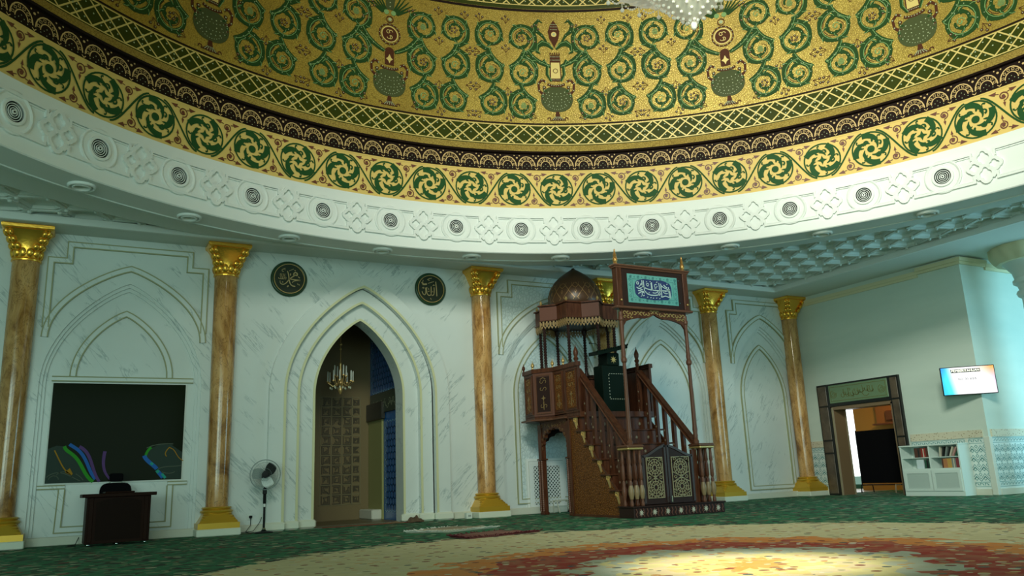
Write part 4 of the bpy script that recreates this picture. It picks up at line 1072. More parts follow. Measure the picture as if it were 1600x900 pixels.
mb.loft([[(x*0.86, y*0.86, 4.60) for x, y in pts], [(x*0.95, y*0.95, 4.68) for x, y in pts], [(x, y, 4.76) for x, y in pts], [(x, y, 4.92) for x, y in pts]])
mb.obj('abacus', M_cornice, PC, smooth=30)
PC.location = (17.1, 8.95, 0)

# ------------------------------------------------------------------ dark glass panel in the first bay, with its painted ribbons
c0 = BAYS[0][0]; PYp = WY+0.13
pn = thing('glass_panel', 'large dark glass panel with painted coloured ribbons in its lower corners', 'glass panel', (0.61, PYp, 0))
MB().fill(SY(PYp), [(-0.385, 0.90), (1.62, 0.90), (1.62, 2.50), (-0.385, 2.50)], 0.02, 0.0).obj('frame', M_plaster, pn, smooth=0)
MB().fill(SY(PYp), [(-0.365, 0.925), (1.60, 0.925), (1.60, 2.485), (-0.365, 2.485)], 0.03, 0.0).obj('pane', M_glassblk, pn, smooth=0)
Sg = SY(PYp)
def paint(nm, col, strokes, h=0.033, em=None):
    for pts, w in strokes: MB().stroke(Sg, pts, w, h, sides=False).obj('painted_ribbon', mat('paint_'+nm, col, 0.4, spec=0.03), pn, smooth=0)
def bez(P, n=16):
    out = []
    for i in range(n+1):
        q = i/n; Q = [Vector(p) for p in P]
        while len(Q) > 1: Q = [Q[j]*(1-q)+Q[j+1]*q for j in range(len(Q)-1)]
        out.append((Q[0].x, Q[0].y))
    return out
P1 = bez([(-0.14, 1.49), (-0.10, 1.35), (0.08, 1.42), (0.12, 1.15), (0.18, 1.02), (0.30, 0.93)])
P2 = [(x+0.05, z+0.02) for x, z in bez([(-0.12, 1.50), (-0.02, 1.42), (0.12, 1.40), (0.15, 1.15), (0.20, 1.05), (0.28, 0.95)])]
P3 = [(x+0.05, z) for x, z in bez([(0.02, 1.48), (0.16, 1.42), (0.22, 1.25), (0.22, 1.12), (0.30, 0.98), (0.34, 0.93)])]
left_patch = [(-0.36, 0.93), (-0.365, 1.45), (-0.25, 1.50)]+P1
MB().fill(Sg, left_patch, 0.0315).obj('painted_field', mat('paint_slate', (0.035, 0.055, 0.045), 0.4, spec=0.05), pn, smooth=0)
rp = [(1.60, 1.00), (1.60, 1.36), (1.42, 1.49), (1.25, 1.50), (1.08, 1.42), (1.02, 1.30), (1.10, 1.20), (1.24, 1.10), (1.32, 0.94), (1.60, 0.935)]
MB().fill(Sg, rp, 0.0315).obj('painted_field', MATS['paint_slate'], pn, smooth=0)
paint('green', (0.04, 0.30, 0.03), [(P1, taper(16, 0.05, 0.05)), (bez([(1.12, 1.45), (1.03, 1.38), (1.04, 1.25)]), 0.04)])
paint('blue', (0.03, 0.14, 0.48), [(P2, taper(16, 0.05, 0.045)), (bez([(1.02, 1.32), (1.04, 1.24), (1.18, 1.16), (1.22, 1.10)]), 0.06), ([(1.24, 1.06), (1.32, 0.96)], 0.06)], 0.0335)
paint('violet', (0.12, 0.06, 0.20), [(P3, taper(16, 0.05, 0.04)), (bez([(0.44, 1.40), (0.40, 1.15), (0.46, 1.05), (0.55, 0.95)]), taper(16, 0.05, 0.03))], 0.034)
paint('amber', (0.40, 0.20, 0.02), [(bez([(-0.27, 1.43), (-0.20, 1.30), (-0.14, 1.15), (-0.06, 1.08)]), 0.018), ([(-0.07, 1.12), (0.0, 1.05)], [0.09, 0.03]), (bez([(1.40, 1.45), (1.30, 1.35), (1.36, 1.30)]), 0.014), (bez([(1.40, 1.44), (1.52, 1.40), (1.48, 1.30), (1.62, 1.22)]), 0.012)], 0.0345)
paint('grey', (0.10, 0.12, 0.09), [(bez([(-0.35, 1.02), (-0.25, 1.12), (-0.12, 1.12), (0.0, 1.0), (0.12, 0.95)]), 0.012), (arc(-0.12, 0.98, 0.12, 10, 160, 8), 0.010), (arc(-0.25, 0.97, 0.07, 10, 170, 8), 0.010), (bez([(0.05, 1.06), (0.12, 1.02), (0.16, 0.96)]), 0.012), (bez([(1.05, 1.44), (1.2, 1.52), (1.45, 1.50)]), 0.014), (bez([(1.24, 1.10), (1.35, 1.16), (1.5, 1.12), (1.6, 1.15)]), 0.014), (bez([(1.3, 1.05), (1.42, 1.0), (1.5, 1.05)]), 0.012)], 0.0345)
paint('teal', (0.03, 0.35, 0.28), [([(1.12, 1.20), (1.16, 1.17)], 0.04), ([(1.22, 1.08), (1.25, 1.04)], 0.05), ([(1.30, 1.02), (1.36, 0.95)], 0.04)], 0.035)

# ------------------------------------------------------------------ calligraphy roundels
def roundel(name, label, cx_, cz, R_, strokes):
    Y = WY
    t_ = thing(name, label, 'wall plaque', (cx_, Y, cz), 0, None); t_['_abs'] = 1
    S = lambda u_, v_, h: (u_, -h, v_)
    mb = MB(); mb.loft([[(r_*cos(2*pi*i/40), -h, r_*sin(2*pi*i/40)) for i in range(40)] for r_, h in ((R_*0.97, 0), (R_, 0.02), (R_*0.97, 0.045), (R_*0.90, 0.055), (R_*0.87, 0.05))], False, False)
    mb.obj('rim', mat('plaque_green', (0.012, 0.05, 0.018), 0.3), t_, smooth=50)
    mb = MB().disc(S, (0, 0), R_*0.88, 0.045, n=40); mb.obj('disc', mat('plaque_dark', (0.012, 0.022, 0.008), 0.4), t_, smooth=0)
    mb = MB().stroke(S, arc(0, 0, R_*0.82, 0, 360, 40)[:-1], 0.012, 0.062, 0.04, closed=True); mb.obj('gilt_ring', M_gtrim, t_, smooth=0)
    mb = MB()
    for pts, w in strokes: mb.stroke(S, [(x*R_, z*R_) for x, z in pts], [q*R_ for q in w] if isinstance(w, (list, tuple)) else w*R_, 0.060, 0.044)
    mb.obj('script', mat('gilt_script', (0.58, 0.42, 0.20), 0.4, 0.3), t_, smooth=0)
    del t_['_abs']
    return t_
# the written names, drawn stroke by stroke
st1 = [(bez([(-0.12, 0.42), (-0.06, 0.30), (-0.03, 0.10), (-0.02, -0.05)]), taper(16, 0.03, 0.055)), (bez([(-0.02, -0.05), (-0.12, -0.20), (-0.30, -0.50), (-0.46, -0.36), (-0.52, -0.28), (-0.50, -0.15)]), taper(16, 0.055, 0.02)),
       (bez([(-0.02, -0.06), (0.10, 0.08), (0.25, 0.18), (0.36, 0.24)]), 0.05), (arc(0.33, 0.27, 0.10, -60, 240, 10), 0.055), (bez([(-0.02, -0.02), (0.2, -0.04), (0.45, -0.05), (0.60, -0.06)]), taper(16, 0.05, 0.06)),
       (bez([(0.60, -0.07), (0.35, -0.08), (0.20, -0.10), (0.16, -0.22)]), 0.04), (bez([(-0.01, -0.06), (0.02, -0.30), (0.10, -0.42), (0.32, -0.42)]), taper(16, 0.05, 0.05)),
       ([(-0.02, 0.44), (0.22, 0.56)], 0.02), ([(0.27, 0.50), (0.33, 0.46)], 0.04), (arc(-0.34, 0.44, 0.07, 60, 300, 6), 0.02), ([(-0.42, 0.48), (-0.24, 0.58)], 0.016), ([(-0.28, 0.50), (-0.24, 0.56), (-0.25, 0.44)], 0.025)]
for i in range(4): st1.append((arc(-0.52+i*0.09, 0.02, 0.07, 180+i*30, 420, 6), 0.022)); st1.append(([(-0.50+i*0.08, 0.10), (-0.49+i*0.08, 0.26)], 0.022))
for x, z in ((0.50, 0.12), (0.54, 0.09), (0.46, -0.28), (0.54, -0.32), (-0.10, -0.46), (-0.06, -0.42), (0.06, 0.26), (0.05, 0.20), (-0.36, -0.22)): st1.append(([(x-0.02, z+0.03), (x+0.02, z-0.02)], 0.04))
st2 = [(bez([(0.30, 0.46), (0.33, 0.30), (0.34, 0.0), (0.36, -0.42)]), taper(16, 0.04, 0.055)), (bez([(0.19, 0.10), (0.20, -0.20), (0.24, -0.46), (0.02, -0.44), (-0.02, -0.30)]), 0.045),
       (bez([(0.0, 0.14), (-0.01, -0.15), (0.0, -0.30)]), 0.045), (bez([(-0.01, -0.30), (-0.06, -0.52), (-0.34, -0.44), (-0.33, -0.10), (-0.27, 0.08)]), 0.045), (bez([(-0.36, 0.05), (-0.30, -0.35), (-0.40, -0.50), (-0.52, -0.42), (-0.58, -0.20)]), 0.045),
       (bez([(-0.58, 0.0), (-0.48, 0.10), (-0.42, 0.04), (-0.50, -0.03)]), 0.03), ([(-0.20, 0.32), (0.18, 0.46)], 0.03), ([(0.10, 0.20), (0.28, 0.26)], 0.03), ([(0.16, 0.28), (0.19, 0.20)], 0.03),
       ([(-0.58, 0.38), (-0.50, 0.24), (-0.34, 0.26), (-0.28, 0.28)], 0.09), ([(-0.56, 0.28), (-0.50, 0.50)], 0.03), ([(-0.10, 0.50), (-0.22, 0.56), (-0.08, 0.64), (0.05, 0.66)], 0.03), (arc(-0.17, -0.12, 0.06, 200, 360, 5), 0.025), ([(-0.17, 0.04), (-0.15, -0.08)], 0.025), ([(0.08, -0.12), (0.12, -0.20)], 0.03), ([(-0.05, -0.56), (0.0, -0.66)], 0.025)]
roundel('calligraphy_plaque', 'round green wall plaque with gilt calligraphy, left of the mihrab arch', 3.265, 4.45, 0.335, st1)
roundel('calligraphy_plaque', 'round green wall plaque with gilt calligraphy, right of the mihrab arch', 6.07, 4.465, 0.335, st2)

# ------------------------------------------------------------------ niche chandelier
nc = thing('candle_chandelier', 'small brass candle chandelier hanging inside the dark mihrab niche', 'chandelier', (4.66, 16.0, 2.5))
x_, y_ = 4.66, 16.0
MB().tube([(x_, y_, 4.9), (x_, y_, 3.1)], 0.008, 6).ball((x_, y_, 3.52), 0.035).ball((x_, y_, 3.42), 0.025).obj('chain', M_gtrim, nc)
mb = MB().lathe([(0.01, 3.16), (0.03, 3.12), (0.02, 3.05), (0.035, 2.95), (0.02, 2.85), (0.06, 2.78), (0.07, 2.72), (0.03, 2.66), (0.05, 2.60), (0.04, 2.55), (0.01, 2.50)], x_, y_, 14); mb.obj('stem', M_gtrim, nc)
arm = MB()
for i in range(12):
    inner = i % 3 == 0; a = 2*pi*i/12+0.2; R_ = 0.13 if inner else 0.25; z = 2.90 if inner else 2.78
    arm.tube([(x_+0.03*cos(a), y_+0.03*sin(a), 2.74), (x_+R_*0.6*cos(a), y_+R_*0.6*sin(a), 2.66), (x_+R_*cos(a), y_+R_*sin(a), z-0.04)], 0.008, 5)
    arm.lathe([(0.008, z-0.05), (0.03, z-0.03), (0.028, z-0.015), (0.01, z-0.01)], x_+R_*cos(a), y_+R_*sin(a), 8)
    MB().lathe([(0.015, z-0.012), (0.015, z+0.17), (0.006, z+0.19)], x_+R_*cos(a), y_+R_*sin(a), 8).obj('candle', mat('candle_glass', (0.50, 0.55, 0.48), 0.3), nc)
    MB().ball((x_+R_*0.8*cos(a), y_+R_*0.8*sin(a), 2.63), 0.016, 0.016, 0.028, 6, 4).obj('pendant', mat('pendant_glass', (0.55, 0.60, 0.45), 0.1), nc)
arm.obj('arms', M_gtrim, nc)

# ------------------------------------------------------------------ the carved pulpit (minbar)
mn = thing('minbar', 'tall carved dark wooden pulpit with a staircase, domed canopy and tiled sign', 'pulpit', (9.0, 12.6, 0))
LX, RXm = 8.12, 9.82
# front plinth step with stars
fs = MB().box(8.06, 9.99, 11.00, 11.42, 0.0, 0.17, 0.008).box(8.04, 10.01, 10.98, 11.44, 0.165, 0.19, 0.006)
base_step = fs.obj('base_step', M_woodd, mn, smooth=0)
Sf = SY(11.0)
def star(mb, S, cx_, cz, R_, h, h0, n=8, k=0.42):
    mb.fill(S, [(cx_+(R_ if q % 2 == 0 else R_*k)*cos(pi*q/n), cz+(R_ if q % 2 == 0 else R_*k)*sin(pi*q/n)) for q in range(2*n)], h, h0)
st = MB(); cvg = MB()
for i in range(7):
    st = MB(); star(st, Sf, 8.20+i*0.272, 0.085, 0.052, 0.012, 0.0); st.obj('silver_star', mat('inlay_silver', (0.50, 0.48, 0.38), 0.35), mn, smooth=0)
for i in range(26):
    x = 8.10+i*0.073; cvg.stroke(Sf, [(x, 0.15), (x+0.02, 0.10), (x-0.005, 0.06), (x+0.015, 0.02)], 0.014, 0.008)
cvg.obj('carving', M_woodl, mn, smooth=0)
# stairs
ys = [11.42+0.235*i for i in range(7)]; zs = [0.19+0.265*(i+1) for i in range(6)]
for i in range(6):
    MB().box(LX+0.02, RXm-0.02, ys[i], 12.90, zs[i]-0.265, zs[i]-0.02).box(LX-0.06, RXm+0.06, ys[i]-0.025, ys[i]+0.26, zs[i]-0.03, zs[i], 0.008).obj('stair_tread', M_wood, mn, smooth=0)
    for q in range(5):
        rs = MB(); star(rs, SY(ys[i]), 8.42+q*0.27, zs[i]-0.15, 0.035, 0.008, 0.0)
        rs.obj('riser_inlay', mat('inlay_bone', (0.30, 0.25, 0.17), 0.4), mn, smooth=0)
    # gilt scroll bracket at the tread end
    for X_, sg in ((LX-0.005, 1),):
        Sx = SX(X_); yb = ys[i]; br_ = MB()
        br_.fill(Sx, [(yb+0.01, zs[i]-0.03), (yb+0.11, zs[i]-0.03), (yb+0.085, zs[i]-0.10), (yb+0.05, zs[i]-0.17), (yb+0.02, zs[i]-0.24), (yb+0.0, zs[i]-0.22), (yb+0.02, zs[i]-0.12)], 0.035, 0.0)
        br_.stroke(Sx, arc(yb+0.06, zs[i]-0.07, 0.032, -120, 200, 8), 0.016, 0.045)
        br_.obj('scroll_bracket', M_gtrim, mn, smooth=0)
top_z = zs[-1]  # 1.78
# side stringers: solid carved panels below the flight
for X_, nm in ((LX, 0), (RXm, 1)):
    P = [(11.42, 0.0), (11.42, 0.17)]
    for i in range(6): P += [(ys[i]+0.0, (zs[i]-0.265) if i else 0.19), (ys[i]+0.02, zs[i]-0.03)]
    P += [(12.90, top_z-0.03), (12.90, 0.0)]
    P = [(11.40, 0.0), (11.40, 0.32), (12.80, 1.76), (12.90, 1.76), (12.90, 0.0)]
    d_ = 0.0 if nm == 0 else -0.05
    MB().fill(SX(X_), P, 0.0+d_+0.02, d_-0.03).obj('side_panel', M_stringer, mn, smooth=0)
    e = MB().stroke(SX(X_), [(11.40, 0.02), (12.88, 0.02)], 0.04, 0.03+d_, d_).stroke(SX(X_), [(11.36, 0.02), (11.36, 0.36)], 0.09, 0.03+d_, d_).stroke(SX(X_), [(11.38, 0.33), (12.80, 1.78)], 0.035, 0.028+d_, d_).stroke(SX(X_), [(12.875, 0.0), (12.875, 1.78)], 0.05, 0.04+d_, d_)
    e.obj('panel_border', M_wood, mn, smooth=0)
MB().box(LX+0.03, RXm-0.03, 11.42, 12.86, 0.0, 0.19).obj('stair_core', M_woodd, mn, smooth=0)
gold_in2 = mat('arch_gilt', (0.22, 0.12, 0.05), 0.4, 0.2)
# arcade under the pulpit: posts with barley twist and a cusped arch
Yb0, Yb1 = 12.93, 14.10
for X_ in (LX+0.05, RXm-0.05):
    for Y_ in (Yb0+0.06, Yb1-0.05):
        if (X_, Y_) == (0, 0): continue
        lg = MB().box(X_-0.05, X_+0.05, Y_-0.06, Y_+0.06, 0.0, 1.05).box(X_-0.065, X_+0.065, Y_-0.075, Y_+0.075, 0.0, 0.05, 0.01)
        lg.box(X_-0.08, X_+0.08, Y_-0.09, Y_+0.09, 1.03, 1.06, 0.008).box(X_-0.05, X_+0.05, Y_-0.06, Y_+0.06, 1.06, 1.72)
        lg.obj('post', M_wood, mn, smooth=0)
        tw = MB(); tw.twist(X_-0.055, Y_+0.05, 0.06, 1.02, 0.020, 13, n=8); tw.twist(X_-0.055, Y_-0.05, 0.06, 1.02, 0.020, 13, n=8); tw.obj('twisted_colonnette', M_woodm, mn)
def cusped(y0, y1, zs_, za, n=9):
    cyy = (y0+y1)/2; a = (y1-y0)/2; pts = []
    for i in range(n):
        t0, t1 = pi*i/n, pi*(i+1)/n
        p0 = (cyy-a*cos(t0), zs_+(za-zs_)*sin(t0)); p1 = (cyy-a*cos(t1), zs_+(za-zs_)*sin(t1)); m_ = ((p0[0]+p1[0])/2, (p0[1]+p1[1])/2)
        nx, nz = m_[0]-cyy, (m_[1]-zs_); l = hypot(nx, nz)
        for q in range(5):
            s__ = q/5; bulge = 0.04*sin(pi*s__)
            pts.append((p0[0]*(1-s__)+p1[0]*s__+nx/l*bulge, p0[1]*(1-s__)+p1[1]*s__+nz/l*bulge))
    pts.append((cyy+a, zs_)); return pts
for X_ in (LX+0.02, RXm+0.04):
    ap = cusped(Yb0+0.14, Yb1-0.12, 1.20, 1.60)
    P = [(Yb0+0.14, 1.06)]+ap+[(Yb1-0.12, 1.06), (Yb1-0.10, 1.06), (Yb1-0.10, 1.76), (Yb0+0.12, 1.76), (Yb0+0.12, 1.06)]
    MB().fill(SX(X_), P, 0.0, -0.07).obj('cusped_arch', M_wood, mn, smooth=0)
    cv = MB()
    for yy, zz in ap[::3]:
        cv.stroke(SX(X_), arc(yy, zz+0.05, 0.022, 0, 270, 6), 0.010, 0.008)
    for q in range(7):
        for zz in (1.69,): cv.stroke(SX(X_), arc(Yb0+0.20+q*0.14, zz, 0.03, q*60, q*60+260, 7), 0.010, 0.008)
    cv.obj('arch_carving', gold_in2 if X_ < 9 else M_woodl, mn, smooth=0)
for Y_ in (Yb0+0.03, Yb1-0.02):   # cross arches
    ap = [(x, z) for x, z in cusped(LX+0.12, RXm-0.12, 1.20, 1.60, 11)]
    P = [(LX+0.12, 1.06)]+ap+[(RXm-0.12, 1.06), (RXm-0.05, 1.06), (RXm-0.05, 1.76), (LX+0.05, 1.76), (LX+0.05, 1.06)]
    if Y_ > 13.5: MB().fill(SY(Y_), P, 0.0, -0.05).obj('cusped_arch', M_woodd, mn, smooth=0)
# pulpit floor ledge and bayed parapet
def polyprism(P, z0, z1): 
    mb = MB(); mb.loft([[(x, y, z0) for x, y in P], [(x, y, z1) for x, y in P]]); return mb
par = [(8.12, 12.52), (8.10, 12.98), (8.10, 13.38), (7.86, 13.74), (7.90, 14.18), (8.4, 14.36), (9.5, 14.36), (10.04, 14.18), (10.08, 13.74), (9.84, 13.38), (9.84, 12.98), (9.82, 12.52)]
def grow(P, k, c=(8.97, 13.45)): return [(c[0]+(x-c[0])*k, c[1]+(y-c[1])*k) for x, y in P]
polyprism(grow(par, 1.07)[1:-1], 1.77, 1.80).obj('floor_ledge', M_woodm, mn, smooth=0)
polyprism(par, 1.70 if False else 1.76, 1.86).obj('pulpit_floor', M_wood, mn, smooth=0)
gold_in = mat('inlay_gold', (0.28, 0.18, 0.07), 0.4, 0.3)
for i in range(len(par)-1):
    a, b = Vector(par[i]), Vector(par[i+1])
    if (a-b).length < 0.05: continue
    d_ = (b-a); L_ = d_.length; d_.normalize(); nrm = Vector((d_.y, -d_.x))
    if nrm.dot((a+b)/2-Vector((8.97, 13.45))) < 0: nrm = -nrm
    def Sp(u_, v_, h, a=a, d_=d_, nrm=nrm): return (a.x+d_.x*u_+nrm.x*h, a.y+d_.y*u_+nrm.y*h, v_)
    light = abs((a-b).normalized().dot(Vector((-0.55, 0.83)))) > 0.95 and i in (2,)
    mm = M_woodl if i == 2 else M_wood  # paler colour stands in for light falling on this panel
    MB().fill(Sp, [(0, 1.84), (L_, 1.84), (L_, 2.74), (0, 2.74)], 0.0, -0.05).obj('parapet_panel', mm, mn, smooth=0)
    tp = MB().fill(Sp, [(-0.02, 2.70), (L_+0.02, 2.70), (L_+0.02, 2.78), (-0.02, 2.78)], 0.025, -0.06); tp.obj('parapet_rail', M_wood, mn, smooth=0)
    if L_ > 0.25 and i < 6:
        m_ = L_*0.24; cx_ = L_/2
        MB().fill(Sp, [(m_*0.75, 1.94), (L_-m_*0.75, 1.94), (L_-m_*0.75, 2.62), (m_*0.75, 2.62)], 0.008, 0.0).obj('carved_inset', M_stringer if i != 2 else M_woodd, mn, smooth=0)
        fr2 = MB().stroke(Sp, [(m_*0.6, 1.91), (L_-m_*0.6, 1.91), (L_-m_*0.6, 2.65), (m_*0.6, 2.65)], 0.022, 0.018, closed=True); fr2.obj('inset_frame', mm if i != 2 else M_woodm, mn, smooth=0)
        gv = MB(); star(gv, Sp, cx_, 2.20, 0.055, 0.02, 0.0, 4, 0.35)
        for z in (2.05, 2.38, 2.52):
            gv.stroke(Sp, arc(cx_-0.035, z, 0.03, 0, 250, 7), 0.009, 0.016); gv.stroke(Sp, arc(cx_+0.035, z, 0.03, 180, 430, 7), 0.009, 0.016)
        gv.stroke(Sp, [(cx_, 1.98), (cx_, 2.14)], 0.014, 0.016); gv.stroke(Sp, [(cx_-0.06, 2.57), (cx_, 2.60), (cx_+0.06, 2.57)], 0.012, 0.016)
        gv.obj('gilt_inlay', gold_in, mn, smooth=0)
for x, y in par[1:6]:
    if x < 8.3: MB().lathe([(0.0, 2.77), (0.02, 2.78), (0.015, 2.81), (0.035, 2.84), (0.03, 2.88), (0.008, 2.91), (0.003, 2.95)], x, y, 12).obj('rail_finial', M_wood if y > 13.9 else M_gtrim, mn)
# pavilion: eight twisted columns, star shaped canopy with fringe, onion dome
PCX, PCY = 8.93, 13.72
star8 = []
for q in range(16):
    a = radians(180+22.5*q); rr_ = 0.86 if q % 2 == 0 else 0.66
    star8.append((PCX+rr_*cos(a), PCY+rr_*sin(a)))
for q in range(8):
    a = radians(180+45*q); x, y = PCX+0.77*cos(a), PCY+0.77*sin(a)
    cl_ = MB().twist(x, y, 2.86, 3.64, 0.030, 7, n=10, amp=0.25); cl_.lathe([(0.045, 2.74), (0.05, 2.78), (0.03, 2.83), (0.035, 2.87)], x, y, 12).lathe([(0.03, 3.62), (0.045, 3.66), (0.05, 3.72)], x, y, 12)
    cl_.obj('twisted_column', M_woodd, mn)
for q in range(16):
    a, b = Vector(star8[q]), Vector(star8[(q+1) % 16]); d_ = b-a; L_ = d_.length; d_.normalize(); nrm = Vector((d_.y, -d_.x))
    if nrm.dot((a+b)/2-Vector((PCX, PCY))) < 0: nrm = -nrm
    def Sp(u_, v_, h, a=a, d_=d_, nrm=nrm): return (a.x+d_.x*u_+nrm.x*h, a.y+d_.y*u_+nrm.y*h, v_)
    pal = (nrm.x < -0.2 and nrm.y < -0.2 and q % 2 == 1) or False
    mm = M_woodl if q in (0, 3, 8, 11) else M_wood  # faces turned to the light are coloured paler, light put into the wood
    MB().fill(Sp, [(0, 3.76), (L_, 3.76), (L_, 4.06), (0, 4.06)], 0.0, -0.03).obj('canopy_face', mm, mn, smooth=0)
    MB().fill(Sp, [(-0.03, 4.05), (L_+0.03, 4.05), (L_+0.03, 4.075), (-0.03, 4.075)], 0.025, -0.03).fill(Sp, [(-0.02, 3.745), (L_+0.02, 3.745), (L_+0.02, 3.765), (-0.02, 3.765)], 0.02, -0.03).obj('canopy_moulding', M_wood, mn, smooth=0)
    fg = MB(); nn = 5; w_ = L_/nn
    for j in range(nn):
        fg.stroke(Sp, [(w_*(j+0.12), 3.745), (w_*(j+0.12), 3.65), (w_*(j+0.5), 3.60), (w_*(j+0.88), 3.65), (w_*(j+0.88), 3.745)], 0.016, 0.006, -0.006)
        fg.stroke(Sp, [(w_*(j+0.5), 3.71), (w_*(j+0.5), 3.66)], 0.018, 0.006, -0.006)
    fg.obj('canopy_fringe', mat('fringe_gilt', (0.34, 0.22, 0.09), 0.45, 0.2), mn, smooth=0)
polyprism(star8, 4.03, 4.06).obj('canopy_roof', M_woodd, mn, smooth=0)
polyprism(grow(star8, 0.97, (PCX, PCY)), 3.72, 3.76).obj('canopy_soffit', M_woodd, mn, smooth=0)
for q in range(8):
    a = radians(180+45*q); x, y = PCX+0.82*cos(a), PCY+0.82*sin(a)
    MB().lathe([(0.015, 4.06), (0.03, 4.075), (0.015, 4.09), (0.032, 4.115), (0.025, 4.14), (0.004, 4.17)], x, y, 12).obj('canopy_finial', M_gtrim, mn)
dm = [(0.50, 4.06), (0.54, 4.10), (0.555, 4.22), (0.545, 4.34), (0.50, 4.48), (0.42, 4.61), (0.31, 4.72), (0.20, 4.80), (0.12, 4.855), (0.06, 4.89), (0.035, 4.91), (0.03, 4.925)]
M_domew = mat('canopy_dome_wood', (0.075, 0.035, 0.016), 0.38)
MB().lathe(dm, PCX, PCY, 48).obj('canopy_dome', M_domew, mn, smooth=60)
def Sdm(u_, v_, h):
    for (r0, z0), (r1, z1) in zip(dm[:-1], dm[1:]):
        if z0 <= v_ <= z1: rr_ = r0+(r1-r0)*(v_-z0)/(z1-z0); break
    else: rr_ = dm[1][0]
    return (PCX+(rr_+h)*cos(u_), PCY+(rr_+h)*sin(u_), v_)
gd = MB(); nq = 12
for q in range(nq):
    a = 2*pi*q/nq; w_ = 2*pi/nq
    for sg in (-1, 1):
        gd.stroke(Sdm, [(a+sg*w_*0.05, 4.52), (a+sg*w_*0.30, 4.44), (a+sg*w_*0.52, 4.36), (a+sg*w_*0.30, 4.28), (a+sg*w_*0.10, 4.20), (a+sg*w_*0.22, 4.16)], 0.016, 0.006)
        gd.stroke(Sdm, [(a, 4.40), (a+sg*w_*0.25, 4.46), (a+sg*w_*0.28, 4.53)], 0.013, 0.006)
    gd.stroke(Sdm, [(a-0.03, 4.33), (a, 4.37), (a+0.03, 4.33), (a, 4.29)], 0.013, 0.006, closed=True)
gd.obj('dome_inlay', mat('dome_gilt', (0.30, 0.17, 0.07), 0.4, 0.4), mn, smooth=0)
# handrails, balusters
for X_, sg in ((8.24, 0), (9.66, 1)):
    y0, z0_, y1, z1_ = 11.30, 1.19, 12.68, 2.62
    MB().add([(X_+dx, y, z+dz) for (y, z) in ((y0-0.05, z0_), (y1, z1_)) for dx, dz in ((-0.05, -0.035), (0.05, -0.035), (0.06, 0.055), (-0.06, 0.055))], [(0, 1, 2, 3), (4, 5, 6, 7), (0, 1, 5, 4), (1, 2, 6, 5), (2, 3, 7, 6), (3, 0, 4, 7)]).obj('handrail', M_wood, mn, smooth=0)
    e = MB().tube([(X_-0.062, y0-0.04, z0_-0.02), (X_-0.062, y1, z1_-0.02)], 0.012, 6); e.obj('handrail_edge', M_woodm, mn)
    for i in range(6):
        yb = ys[i]+0.13; zr = z0_+(z1_-z0_)*(yb-y0)/(y1-y0)-0.03
        b_ = MB().box(X_-0.028, X_+0.028, yb-0.04, yb+0.04, zs[i], zr+0.03)
        b_.obj('baluster', M_wood, mn, smooth=0)
        bi = MB()
        for zz in (zs[i]+0.12, zs[i]+0.3, zs[i]+0.48):
            if zz < zr-0.05: star(bi, SX(X_-0.028), yb, zz, 0.022, 0.006, 0.0, 4)
        if bi.v: bi.obj('baluster_inlay', MATS['inlay_bone'], mn, smooth=0)
    tp = MB().twist(X_, 12.74, 1.80, 2.86, 0.034, 9, n=10, amp=0.15); tp.lathe([(0.04, 2.84), (0.05, 2.87), (0.03, 2.90), (0.045, 2.95), (0.048, 3.0), (0.03, 3.05), (0.008, 3.10), (0.003, 3.14)], X_, 12.74, 12)
    tp.obj('stair_newel', M_wood, mn)
# front newel clusters with cap
for X_ in (8.23, 9.77):
    for dx in (-0.11, 0.0, 0.11):
        for dy in (-0.09, 0.10):
            x, y = X_+dx, 11.21+dy
            MB().lathe([(0.028, 0.19), (0.034, 0.22), (0.022, 0.27), (0.026, 0.30), (0.044, 0.38), (0.046, 0.44), (0.028, 0.52), (0.032, 0.56), (0.020, 0.60), (0.033, 0.64), (0.030, 0.82), (0.020, 0.86), (0.032, 0.90), (0.026, 0.98), (0.022, 1.06), (0.034, 1.10)], x, y, 12).obj('newel_post', M_woodm if dx != 0 else M_wood, mn)
            if dy < 0 : MB().lathe([(0.030, 0.30), (0.047, 0.38), (0.049, 0.44), (0.030, 0.52)], x, y, 12).obj('gilt_bulb', mat('bulb_tan', (0.26, 0.18, 0.09), 0.4), mn)
    MB().box(X_-0.17, X_+0.17, 11.05, 11.38, 1.13, 1.18, 0.02).obj('newel_cap', M_woodm, mn, smooth=0)
    MB().box(X_-0.16, X_+0.16, 11.06, 11.37, 1.095, 1.135, 0.01).obj('newel_cap_band', M_gtrim, mn, smooth=0)
# tall front posts carrying the sign
for X_ in (8.23, 9.66):
    pf = [(0.05, 1.18), (0.055, 1.22), (0.035, 1.26), (0.045, 1.32), (0.035, 1.36), (0.045, 1.42), (0.038, 1.50), (0.030, 2.50), (0.030, 2.56), (0.05, 2.59), (0.052, 2.63), (0.035, 2.67), (0.042, 2.72), (0.034, 2.78), (0.032, 3.30), (0.046, 3.32), (0.048, 3.36), (0.034, 3.39), (0.036, 3.46)]
    MB().lathe(pf, X_, 11.21, 20).obj('sign_post', M_woodm, mn)
sg_ = MB()
aP = [(8.26, 3.10), (8.27, 3.22), (8.33, 3.30), (8.45, 3.34), (8.60, 3.37), (8.75, 3.37), (8.85, 3.40), (8.945, 3.45), (9.04, 3.40), (9.14, 3.37), (9.29, 3.37), (9.44, 3.34), (9.56, 3.30), (9.62, 3.22), (9.63, 3.10), (9.67, 3.10), (9.67, 3.52), (8.22, 3.52), (8.22, 3.10)]
MB().fill(SY(11.19), aP, 0.0, -0.04).obj('sign_bracket', M_wood, mn, smooth=0)
cv = MB()
